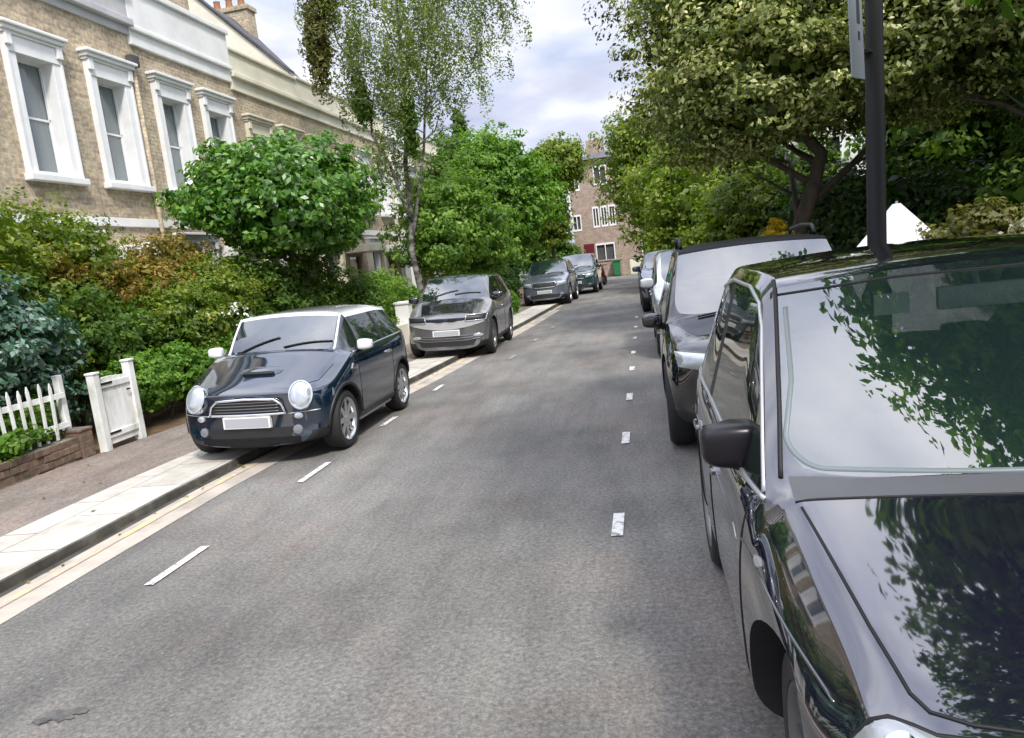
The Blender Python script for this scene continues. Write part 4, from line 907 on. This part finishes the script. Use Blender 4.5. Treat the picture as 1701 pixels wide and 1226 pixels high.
    def line(s, name, mode, pts, r=.004, m='shut_line', off=.0, parent=None, step=.03):
        q = []
        for a, b in zip(pts, pts[1:]):
            n = max(1, int(math.dist(a, b)/step))
            for i in range(n): q.append((lerp(a[0], b[0], i/n), lerp(a[1], b[1], i/n)))
        q.append(pts[-1]); W3 = [s.ray(mode, u, v, off) for u, v in q]; W3 = [x[0] for x in W3 if x]
        if len(W3) < 2: return
        bm = bmesh.new(); tube(bm, W3, r, 6)
        return bobj(name, bm, m, parent or s.body, smooth=True)
    def patch(s, name, mode, outline, m, thick=.012, dome=.0, parent=None, rings=5, off=0, flat=False):
        """outline star-shaped about its centroid; a solid plate hugging the body"""
        n = len(outline); cx = sum(p[0] for p in outline)/n; cz = sum(p[1] for p in outline)/n
        bm = bmesh.new(); top = []
        fc = s.ray(mode, cx, cz)
        if fc is None: return None
        def pos(u, v, t, extra):
            h = s.ray(mode, u, v)
            if h is None: h = fc
            p, nn = h
            return p+nn*(extra+off+dome*(1-t*t))
        cvt = bm.verts.new(pos(cx, cz, 0, thick)); prev = None
        for r in range(1, rings+1):
            t = r/rings; ring = [bm.verts.new(pos(lerp(cx, p[0], t), lerp(cz, p[1], t), t, thick if r < rings or True else 0)) for p in outline]
            for i in range(n):
                j = (i+1) % n
                if prev is None: bm.faces.new((cvt, ring[i], ring[j]))
                else: bm.faces.new((prev[i], ring[i], ring[j], prev[j]))
            prev = ring
        base = [bm.verts.new(pos(lerp(cx, p[0], 1.02), lerp(cz, p[1], 1.02), 1, -.03)) for p in outline]
        for i in range(n): bm.faces.new((prev[i], base[i], base[(i+1) % n], prev[(i+1) % n]))
        bmesh.ops.recalc_face_normals(bm, faces=bm.faces)
        return bobj(name, bm, m, parent or s.root, smooth=35)
    def lamp(s, u, v, a, b, d, inner='headlamp_silver'):
        h = s.ray('front', u, v); c = h[0]; d = Vector(d).normalized(); X = d.cross(Vector((0, 0, 1))).normalized(); Y = X.cross(d)
        def ring(bm, prof):
            rs = []
            for k_, dd in prof: rs.append([bm.verts.new(c+X*math.cos(t)*a*k_+Y*math.sin(t)*b*k_+d*dd) for t in [2*math.pi*i/36 for i in range(36)]])
            for r1, r2 in zip(rs, rs[1:]):
                for i in range(36): bm.faces.new((r1[i], r1[(i+1) % 36], r2[(i+1) % 36], r2[i]))
            bm.faces.new(rs[-1]); bmesh.ops.recalc_face_normals(bm, faces=bm.faces)
        bm = bmesh.new(); ring(bm, [(1.0, -.10), (1.02, .0), (1.0, .016), (.93, .018), (.90, .006), (.5, -.02), (.1, -.03)]); f = bobj('headlight', bm, 'chrome', s.root, smooth=40)
        bm = bmesh.new(); ring(bm, [(.91, .008), (.8, .022), (.5, .034), (.1, .038)]); bobj('lamp_lens', bm, inner, f, smooth=True)
        return f
    def band(s, name, mode, A, B, m, off=.003, n=5, parent=None):
        bm = bmesh.new(); pv = None
        for a, b in zip(A, B):
            row = []
            for i in range(n+1):
                h = s.ray(mode, lerp(a[0], b[0], i/n), lerp(a[1], b[1], i/n), off)
                row.append(bm.verts.new(h[0]) if h else None)
            if pv and all(row) and all(pv):
                for i in range(n): bm.faces.new((pv[i], pv[i+1], row[i+1], row[i]))
            pv = row
        g = bmesh.ops.solidify(bm, geom=bm.faces[:], thickness=-.0015); bmesh.ops.recalc_face_normals(bm, faces=bm.faces)
        return bobj(name, bm, m, parent or s.root, smooth=40)
    def wheels(s):
        P = s.P; rw = s.rw; tw = P.get('tw', .21); x0 = P['hw']-P.get('inset', .02); rr = rw*P.get('rim', .70)
        bm = bmesh.new(); lathe(bm, [(x0-tw, rr), (x0-tw, rw*.9), (x0-tw+.03, rw*.985), (x0-tw+.06, rw), (x0-.06, rw), (x0-.03, rw*.985), (x0-.004, rw*.91), (x0, rw*.82), (x0-.004, rr), (x0-.03, rr*.97), (x0-tw+.02, rr*.97)], 40, 'x', closed=True)
        ty = bobj('tyre', bm, 'tyre_rubber', None, smooth=40)
        bm = bmesh.new(); lathe(bm, [(x0-.15, rr*.86), (x0-.15, rr*1.0), (x0-.01, rr*1.005), (x0-.004, rr*.97), (x0-.02, rr*.90), (x0-.05, rr*.86)], 40, 'x', closed=True)
        ns = P.get('spokes', 8)
        for k in range(ns):
            a = 2*math.pi*k/ns; ca, sa = math.cos(a), math.sin(a)
            w0, w1 = P.get('sw', .022), P.get('sw', .022)*.8
            def pt(ax, r, t): return (ax, ca*r-sa*t, sa*r+ca*t)
            V = [bm.verts.new(pt(*q)) for q in ((x0-.03, .03, -w0), (x0-.03, .03, w0), (x0-.022, rr*.92, w1), (x0-.022, rr*.92, -w1), (x0-.075, .03, -w0), (x0-.075, .03, w0), (x0-.06, rr*.92, w1), (x0-.06, rr*.92, -w1))]
            for f in ((0, 1, 2, 3), (7, 6, 5, 4), (0, 4, 5, 1), (1, 5, 6, 2), (2, 6, 7, 3), (3, 7, 4, 0)): bm.faces.new([V[i] for i in f])
        lathe(bm, [(x0-.09, .055), (x0-.03, .055), (x0-.018, .04)], 20, 'x')
        bmesh.ops.recalc_face_normals(bm, faces=bm.faces)
        rm = bobj('rim', bm, P.get('rimmat', 'alloy'), None, smooth=35)
        bm = bmesh.new(); lathe(bm, [(x0-.13, rr*.62), (x0-.10, rr*.62)], 30, 'x'); dk = bobj('brake_disc', bm, 'dark_alloy', None, smooth=35)
        first = True
        for y in s.wy:
            for sg in (1, -1):
                e = bpy.data.objects.new('wheel', None); link(e, s.root); e.location = (-sg*P.get('finset', 0) if y == s.wy[0] else 0, y, rw); e.rotation_euler = (0, 0, 0 if sg > 0 else math.pi); e.empty_display_size = .1
                for o in (ty, rm, dk):
                    c = o if first else o.copy()
                    if not first: C.objects.link(c)
                    c.parent = e
                first = False
    def interior(s):
        P = s.P; hw = P['hw']; ac, ah, ar = P['ac']*s.sl, P['ah']*s.sl, P['ar']*s.sl; zb = P['zbf']
        bm = bmesh.new(); box(bm, -hw*.82, ac+.02, zb-.25, hw*.82, ac+.42*s.sl, zb-.02, .05); bobj('dashboard', bm, 'black_plastic', s.root, smooth=40)
        for x in (-.36*hw/.85, .36*hw/.85):
            bm = bmesh.new(); y = lerp(ah, ar, .25)
            vs = box(bm, x-.23, y, .4, x+.23, y+.14, zb+.12, .05); box(bm, x-.23, y-.45*s.sl, .35, x+.23, y+.05, .52, .05); box(bm, x-.12, y+.03, zb+.13, x+.12, y+.12, zb+.32, .04)
            bobj('seat', bm, 'seat_fabric', s.root, smooth=40)
        bm = bmesh.new(); box(bm, -hw*.7, lerp(ah, ar, .75), .4, hw*.7, lerp(ah, ar, .75)+.14, zb+.1, .05)
        for x in (-.4, .4): box(bm, x*hw-.1, lerp(ah, ar, .75)+.03, zb+.11, x*hw+.1, lerp(ah, ar, .75)+.11, zb+.26, .03)
        bobj('rear_seat', bm, 'seat_fabric', s.root, smooth=40)
        bm = bmesh.new(); n = 24; cx, cyw, cz = -.36*hw/.85, ac+.5*s.sl, zb-.04
        pts = [(cx+.18*math.cos(2*math.pi*i/n), cyw+.07*math.sin(2*math.pi*i/n), cz+.165*math.sin(2*math.pi*i/n)) for i in range(n+1)]
        tube(bm, pts, .015, 6); bobj('steering_wheel', bm, 'black_plastic', s.root, smooth=True)
        bm = bmesh.new(); zm = P['zr']-.17; box(bm, -.14, ah-.08, zm-.04, .14, ah-.05, zm+.04, .015); tube(bm, [(0, ah-.04, zm+.03), (0, ah+.0, zm+.1)], .012, 6)
        bobj('rear_view_mirror', bm, P.get('mirmat', 'black_plastic'), s.root, smooth=40)
    def mirror(s, y, z, m, cap='black_plastic', size=(.11, .09, .085), reach=.14, drop=0):
        for sg in (1, -1):
            h = s.ray('left' if sg > 0 else 'right', y, z-.05)
            bx = abs(h[0].x) if h else s.P['hw']
            bm = bmesh.new(); cx = sg*(bx+reach); a, b, c = size
            bmesh.ops.create_uvsphere(bm, u_segments=24, v_segments=16, radius=1)
            for v in bm.verts:
                p = v.co; q = Vector([math.copysign(abs(t)**.5, t) for t in p]);
                k = 1-.18*max(0, q.x*sg)
                v.co = Vector((cx+q.x*a, y+q.y*b*(.9 if q.y < 0 else .35), z+q.z*c*k))
            mo = bobj('wing_mirror', bm, m, s.root, smooth=True)
            bm = bmesh.new(); tube(bm, [(sg*(bx-.02), y, z-c*.9), (sg*(bx+.05), y+.0, z-c*.75), (cx-sg*a*.3, y, z-c*.55)], [.035, .03, .03], 10); bobj('bracket', bm, cap, mo, smooth=True)
            bm = bmesh.new(); box(bm, cx-a*.85, y+b*.33, z-c*.75, cx+a*.85, y+b*.36, z+c*.75, .0); bobj('mirror_glass', bm, 'chrome', mo)
    def plate(s, z, wd=.52, ht=.11, m='plate_grey', y=None, x=0):
        h = s.ray('front', x, z); yy = (h[0].y if h else 0)-.03
        if y is not None: yy = y
        bm = bmesh.new(); box(bm, x-wd/2, yy, z-ht/2, x+wd/2, yy+.05, z+ht/2, .004); p = bobj('number_plate', bm, 'plate_edge', s.root)
        bm = bmesh.new(); box(bm, x-wd/2+.02, yy-.003, z-ht/2+.012, x+wd/2-.02, yy-.0005, z+ht/2-.012); bobj('plate_face', bm, m, p); return p
    def wipers(s, yb, xs, up_=.2):
        for x0, x1 in xs:
            W3 = []
            for i in range(9):
                t = i/8; h = s.ray('top', lerp(x0, x1, t), yb+.03+lerp(0, up_, t), .012)
                if h: W3.append(h[0])
            bm = bmesh.new(); tube(bm, W3, .009, 6); bobj('wiper', bm, 'black_plastic', s.root, smooth=True)
    def doors(s, ydoors, zlo=.32, zhi=None, handles=(), r=.0035, m='chrome'):
        zhi = zhi or s.P['zbf']-.01
        for sd in ('left', 'right'):
            for y in ydoors: s.line('door_seam', sd, [(y, zlo), (y, zhi)], r)
            s.line('sill_seam', sd, [(min(ydoors), zlo), (max(ydoors), zlo)], r)
            for y in handles:
                o = [(y+.1*math.cos(a)*(1), zhi-.12+.018*math.sin(a)) for a in [2*math.pi*i/16 for i in range(16)]]
                s.patch('door_handle', sd, o, m, .018, .008)
def ell(cx, cz, a, b, n=28, pw=1.0, rot=0):
    r = []
    for i in range(n):
        t = 2*math.pi*i/n; x = math.copysign(abs(math.cos(t))**pw, math.cos(t))*a; z = math.copysign(abs(math.sin(t))**pw, math.sin(t))*b
        r.append((cx+x*math.cos(rot)-z*math.sin(rot), cz+x*math.sin(rot)+z*math.cos(rot)))
    return r
def poly(pts, n=4):
    q = []
    for a, b in zip(pts, pts[1:]+pts[:1]):
        for i in range(n): q.append((lerp(a[0], b[0], i/n), lerp(a[1], b[1], i/n)))
    return q
def mx(pts): return [(-x, z) for x, z in pts][::-1]

# 1 small dark navy hatchback with silver roof (left, near)
a = Car('small navy hatchback with pale roof, round headlights and bonnet scoop, half on the pavement', (-3.82, 6.65), R(-.5),
        dict(hw=.845, sl=.80, L=3.65, ac=1.13, ah=1.53, ar=3.3, at=3.52, zf=.74, zc=.96, zbf=.955, zbr=1.0, zr=1.41, lip=.88, hr=.625, hd=.0, pt=.05, pil=(.75, .705), wc=.06, zb=.17, zmid=.55, crown=.07, rw=.305, wf=.72, wr=3.08, paint='navy_car_paint', roofmat='roof_silver', spokes=8, sw=.03, ab=.52, nose=(.80, .93, .975), nz=.9, rim=.74), tilt=R(2.2), lift=.035)
s_ = a
for sg in (1, -1):
    s_.lamp(sg*.56, .665, .118, .145, (sg*.22, -1, .38))
    s_.patch('indicator', 'front', ell(sg*.52, .465, .042, .03), 'headlamp_silver', .015, .01)
    s_.patch('fog_lamp', 'front', ell(sg*.50, .33, .045, .045), 'lamp_glass', .015, .01)
    s_.line('arch_trim', 'left' if sg > 0 else 'right', [(s_.wy[0]+.375*math.cos(t), .305+.375*math.sin(t)) for t in [R(x) for x in range(0, 181, 12)]], .022, 'black_plastic', off=-.004)
    s_.line('arch_trim', 'left' if sg > 0 else 'right', [(s_.wy[1]+.375*math.cos(t), .305+.375*math.sin(t)) for t in [R(x) for x in range(0, 181, 12)]], .022, 'black_plastic', off=-.004)
gr = [(-.40, .50), (.40, .50), (.37, .59), (.30, .645), (0, .66), (-.30, .645), (-.37, .59)]
g = s_.patch('grille', 'front', poly(gr, 5), 'black_plastic', .01); s_.line('chrome_surround', 'front', gr+gr[:1], .013, 'chrome', .02, parent=g)
for z in (.53, .56, .59, .62): s_.line('slat', 'front', [(-.34, z), (.34, z)], .006, 'dark_alloy', .016, parent=g)
s_.line('bumper_seam', 'front', [(-.72, .505), (-.42, .49)], .006, 'brushed_grey'); s_.line('bumper_seam', 'front', [(.42, .49), (.72, .505)], .006, 'brushed_grey')
s_.patch('lower_intake', 'front', poly([(-.42, .24), (.42, .24), (.46, .36), (-.46, .36)], 5), 'black_plastic', .006)
s_.plate(.425, .50, .115)
for sg in (1, -1): s_.line('a_pillar_trim', 'front', [(sg*.612, 1.0), (sg*.603, 1.2), (sg*.588, 1.36)], .014, 'roof_silver')
s_.band('lower_valance', 'front', [(-.78+1.56*i/30, .175) for i in range(31)], [(-.78+1.56*i/30, .265) for i in range(31)], 'black_plastic', .006)
sc = s_.patch('bonnet_scoop', 'top', ell(0, .42, .23, .09, 32, .7), 'navy_car_paint', .004, .028); s_.patch('scoop_mouth', 'top', ell(0, .355, .17, .026, 24, .6), 'shut_line', .024, .0, parent=sc)
s_.line('bonnet_seam', 'top', [(-.70, .62), (-.66, .30), (-.46, .10)], .004); s_.line('bonnet_seam', 'top', [(.70, .62), (.66, .30), (.46, .10)], .004)
s_.line('chrome_belt', 'left', [(.95, .957), (2.7, .995)], .010, 'chrome'); s_.line('chrome_belt', 'right', [(.95, .957), (2.7, .995)], .010, 'chrome')
s_.patch('side_grille', 'left', poly([(.78, .80), (.93, .77), (.95, .81), (.83, .85)]), 'chrome', .01); s_.patch('side_grille', 'right', poly([(.78, .80), (.93, .77), (.95, .81), (.83, .85)]), 'chrome', .01)
s_.mirror(1.10, 1.02, 'white_car_paint', size=(.085, .075, .06), reach=.10); s_.wipers(.84, [(.05, .58), (-.50, -.02)], .08)
s_.doors([.98, 2.12], handles=(1.98,)); s_.line('sill_strip', 'left', [(.98, .215), (2.05, .215)], .02, 'brushed_grey')

# 2 pewter compact electric car (left)
a = Car('pewter-grey upright compact car with a black bonnet panel, behind the small navy hatchback', (-3.47, 13.6), R(.0),
        dict(hw=.84, sl=.85, L=3.99, ac=.98, ah=1.72, ar=3.5, at=3.9, zf=.83, zc=1.02, zbf=.98, zbr=1.08, zr=1.55, hr=.64, pt=.05, zb=.17, zmid=.6, crown=.06, rw=.34, wf=.72, wr=3.22, paint='pewter_car_paint', roofmat='black_car_paint', spokes=5, tw=.17, nose=(.8, .93, .975), sub=2, rimmat='dark_alloy'), tilt=R(2.0), lift=.035)
s_ = a
s_.patch('bonnet_panel', 'top', poly([(-.50, .16), (.50, .16), (.62, .74), (-.62, .74)], 6), 'black_car_paint', .006)
bx_ = [-.72+1.44*i/30 for i in range(31)]
s_.band('pale_nose_band', 'front', [(x, .555+.11*(x/.72)**2) for x in bx_], [(x, .70+.06*(x/.72)**2) for x in bx_], 'white_car_paint', .010)
s_.band('bonnet_lip', 'front', [(x, .70+.06*(x/.72)**2) for x in bx_[6:25]], [(x, .765) for x in bx_[6:25]], 'blue_far_paint', .010)
for z_ in (.34, .385, .43): s_.line('bumper_strake', 'front', [(-.66, z_+.03), (-.4, z_), (.4, z_), (.66, z_+.03)], .008, 'dark_alloy', .006)
for sg in (1, -1):
    o = [(.38, .70), (.74, .70), (.76, .80), (.40, .79)]; o = o if sg > 0 else mx(o)
    f = s_.patch('headlight', 'front', poly(o), 'black_plastic', .014); s_.line('light_ring', 'front', o+o[:1], .008, 'headlamp_silver', .018, parent=f)
    g = s_.patch('grille', 'front', ell(sg*.12, .725, .095, .026), 'black_plastic', .020)
    s_.patch('fog_lamp', 'front', ell(sg*.60, .42, .09, .03), 'headlamp_silver', .012, .008)
s_.patch('lower_intake', 'front', poly([(-.50, .24), (.50, .24), (.58, .36), (-.58, .36)], 5), 'black_plastic', .006)
bm_ = s_.plate(.49, .52, .11, 'plate_grey'); s_.mirror(1.02, 1.1, 'black_car_paint', size=(.10, .08, .07), reach=.10); s_.wipers(.80, [(-.45, .1), (.05, .55)], .1)
s_.doors([.9, 1.95, 2.9], handles=(1.8,))

# 3 silver-blue suv farther left, 4 dark teal one behind
def suv(label, loc, rz, p, detail=2, mz=.09, ms=1.0, **k):
    d = dict(hw=.90, sl=.78, L=4.5, ac=1.32, ah=2.0, ar=3.9, at=4.25, zf=.90, zc=1.07, zbf=1.04, zbr=1.1, zr=1.62, hr=.66, zb=.24, zmid=.64, crown=.06, rw=.36, wf=.88, wr=3.62, paint=p, spokes=5, sub=2, sw=.03)
    d.update(k); s = Car(label, loc, rz, d, **({} )); z = d['zf']
    for sg in (1, -1):
        o = [(.44, z-.20), (.76, z-.15), (.78, z-.04), (.46, z-.07)]; o = o if sg > 0 else mx(o)
        f = s.patch('headlight', 'front', poly(o), 'headlamp_silver', .014, .01)
        s.patch('fog_lamp', 'front', ell(sg*.6, .42, .06, .04), 'lamp_glass', .012, .006)
    gq = [(-.36, z-.22), (.36, z-.22), (.40, z-.06), (-.40, z-.06)]; g = s.patch('grille', 'front', poly(gq, 5), 'black_plastic', .01)
    s.line('chrome_surround', 'front', gq+gq[:1], .012, 'chrome', .02, parent=g)
    for q in (.1, .14, .18): s.line('slat', 'front', [(-.34, z-q), (.34, z-q)], .007, 'dark_alloy', .016, parent=g)
    s.patch('lower_intake', 'front', poly([(-.5, .3), (.5, .3), (.55, .42), (-.55, .42)], 5), 'black_plastic', .006)
    s.plate(.52); s.mirror(1.5*d['sl'], d['zbf']+mz, p, size=(.11*ms, .09*ms, .08*ms), reach=.11*ms); s.wipers(d['ac']*d['sl']-.14, [(-.55, .05), (.02, .6)], .1)
    s.doors([1.2*d['sl'], 2.3*d['sl'], 3.25*d['sl']], handles=(2.15*d['sl'], 3.1*d['sl']), m=p)
    return s
suv('silver-blue estate car parked in front of the deep green tree, third along the left kerb', (-2.9, 26.2), R(-3), 'silver_blue_paint', hw=.86)
suv('dark teal car parked behind the silver-blue one, last on the left', (-2.15, 31.6), R(-3), 'teal_car_paint', zr=1.7, hr=.7)
# motorcycle
t_ = empty('motor_scooter', (-1.35, 37.5, 0), R(160)); tag(t_, 'dark red motor scooter standing at the left kerb beyond the last parked car', 'scooter')
bm = bmesh.new(); tube(bm, [(0, -.35, .35), (0, -.1, .3), (0, .2, .35), (0, .5, .62), (0, .78, .68)], [.1, .16, .17, .17, .08], 10); tube(bm, [(0, -.62, .3), (0, -.5, .62), (0, -.40, 1.0)], [.05, .13, .09], 10); bobj('body', bm, 'maroon_paint', t_, smooth=True)
bm = bmesh.new(); tube(bm, [(0, .05, .76), (0, .3, .8), (0, .62, .82)], [.08, .13, .1], 10); bobj('seat', bm, 'black_plastic', t_, smooth=True)
bm = bmesh.new(); tube(bm, [(-.34, -.3, 1.02), (-.1, -.38, 1.02), (.1, -.38, 1.02), (.34, -.3, 1.02)], .02, 8); bobj('handlebar', bm, 'black_metal', t_, smooth=True)
for y in (-.66, .55):
    bm = bmesh.new(); lathe(bm, [(-.05, .15), (-.06, .24), (0, .27), (.06, .24), (.05, .15)], 24, 'x', (0, y, .27)); bobj('wheel', bm, 'tyre_rubber', t_, smooth=True)

# 5 far dark blue car right, 6 silver car, 7 black suv with roof rails
suv('dark blue car, farthest of the row along the right kerb', (1.22, 19.4), R(0), 'blue_far_paint', zr=1.56)
suv('silver car squeezed between the far blue one and the black roof-railed one', (1.20, 11.0), R(-1), 'silver_car_paint', zr=1.62, sl=.8, hw=.86, hr=.72)
s_ = suv('black off-roader with roof rails parked directly behind the nearest black car', (1.10, 5.72), R(-2), 'black_suv_paint', zr=1.68, zf=.90, zc=1.02, zbf=1.0, hw=.90, sub=3, hr=.69, rw=.37, sl=.76, mz=.04, ms=.85, pt=.04, pil=(.89, .85), wc=.08, roofmat='suv_roof', lip=.9, bc=.8, fe=.9)
s_.root['label'] = s_.root['label']
for sg in (1, -1):
    bm = bmesh.new(); pts = [(sg*.62, 1.75, 1.66), (sg*.62, 1.85, 1.735), (sg*.63, 2.4, 1.75), (sg*.62, 2.95, 1.72), (sg*.61, 3.0, 1.64)]; tube(bm, pts, .02, 10)
    rl = bobj('roof_rail', bm, 'black_plastic', s_.root, smooth=True)

# 8 nearest black car (right foreground)
a = Car('glossy black car nearest the camera, its bonnet and windscreen reflecting the sky and tree branches', (1.14, 1.13), R(-1.0),
        dict(hw=.905, sl=.76, L=4.45, ac=1.36, ah=2.16, ar=3.8, at=4.2, zf=.79, zc=.945, zbf=.935, zbr=1.02, zr=1.60, hr=.70, zb=.22, zmid=.62, crown=.075, lip=.91, finset=.06, rimmat='dark_alloy', bc=.8, fe=.86, pil=(.895, .85), pt=.05, rw=.34, wf=.83, wr=3.62, paint='violet_black_paint', spokes=10, sw=.016, sub=4, mirmat='mirror_pale', ab=.55, nose=(.78, .92, .97)))
s_ = a; NEAR = a
for sg in (1, -1):
    o = [(.79, .25), (.73, .235), (.665, .18), (.50, .125), (.46, .06), (.60, .05), (.72, .09), (.79, .16)]; o = [(sg*x, y) for x, y in o][::sg]
    f = s_.patch('headlight', 'top', poly(o, 4), 'lamp_dim', .006, .008, rings=8)
    for (cx_, cy_2, rr_) in ((.73, .17, .032), (.60, .10, .032)):
        s_.patch('lamp_reflector', 'top', ell(sg*cx_, cy_2, rr_, rr_, 20), 'chrome', .016, .006, parent=f); s_.patch('lamp_core', 'top', ell(sg*cx_, cy_2, rr_*.5, rr_*.5, 16), 'shut_line', .024, .004, parent=f)
    s_.line('lamp_edge', 'top', o+o[:1], .006, 'shut_line', .004, parent=f)
    k = [(.03, .52), (.22, .52), (.25, .64), (.03, .65)]; k = k if sg > 0 else mx(k)
    g = s_.patch('grille', 'front', poly(k), 'black_plastic', .01); s_.line('chrome_surround', 'front', k+k[:1], .01, 'chrome', .015, parent=g)
s_.plate(.5)
hwn = .905; acn = 1.36*.76
cv_ = lambda b: acn-.13*(1-(b/(.8*hwn))**2)
bs_ = [-.745+1.49*i/24 for i in range(25)]
s_.band('cowl_panel', 'top', [(b, cv_(b)+.012) for b in bs_], [(b, cv_(b)-.075) for b in bs_], 'cowl_grey', .003)
s_.line('bonnet_edge', 'top', [(b, cv_(b)-.077) for b in bs_], .004)
pw_ = []
for t in range(0, 13):
    a_ = math.pi+math.pi/2*t/12; pw_.append((-.64+.09*math.cos(a_), 1.105+.08*math.sin(a_)))
pw_ = [(-.645, 1.46), (-.68, 1.25)]+pw_
pw_ = pw_+[(-x, z) for x, z in pw_[::-1]]
s_.line('glass_border', 'front', pw_, .012, 'screen_edge', -.007)
for sg in (1, -1): s_.line('pillar_seal', 'front', [(sg*.765, 1.0), (sg*.71, 1.28), (sg*.655, 1.545)], .008, 'shut_line')
s_.line('header_seam', 'front', [(-.66, 1.50), (-.3, 1.525), (.3, 1.525), (.66, 1.50)], .005)
bm = bmesh.new(); box(bm, -.36, 1.50, 1.40, -.25, 1.503, 1.47); o_ = bobj('permit_sticker', bm, 'mirror_pale', s_.root)
for sg in (1, -1):
    s_.line('bonnet_seam', 'top', [(sg*.735, .93), (sg*.72, .72), (sg*.70, .45), (sg*.68, .27), (sg*.66, .225), (sg*.60, .19), (sg*.45, .145), (sg*.3, .12), (sg*.15, .105), (0, .10)], .0045)
    sd = 'left' if sg > 0 else 'right'
    s_.line('window_trim', sd, [(1.04, .945), (3.0, 1.025)], .009, 'brushed_grey')
    s_.line('window_frame', sd, [(1.06, .96), (1.25, 1.16), (1.5, 1.40), (1.62, 1.47), (1.9, 1.515), (2.4, 1.52), (2.75, 1.47)], .008, 'brushed_grey')
    s_.patch('side_repeater', sd, ell(.93, .80, .035, .012), 'lamp_glass', .006, .004)
    s_.line('body_crease', sd, [(.35, .74), (1.2, .80), (3.2, .83)], .004, 'black_car_paint')
s_.mirror(1.38, 1.03, 'mirror_black', size=(.10, .10, .078), reach=.03)
s_.doors([1.12, 2.02, 2.75], zlo=.3, handles=(1.85, 2.6), m='black_car_paint')
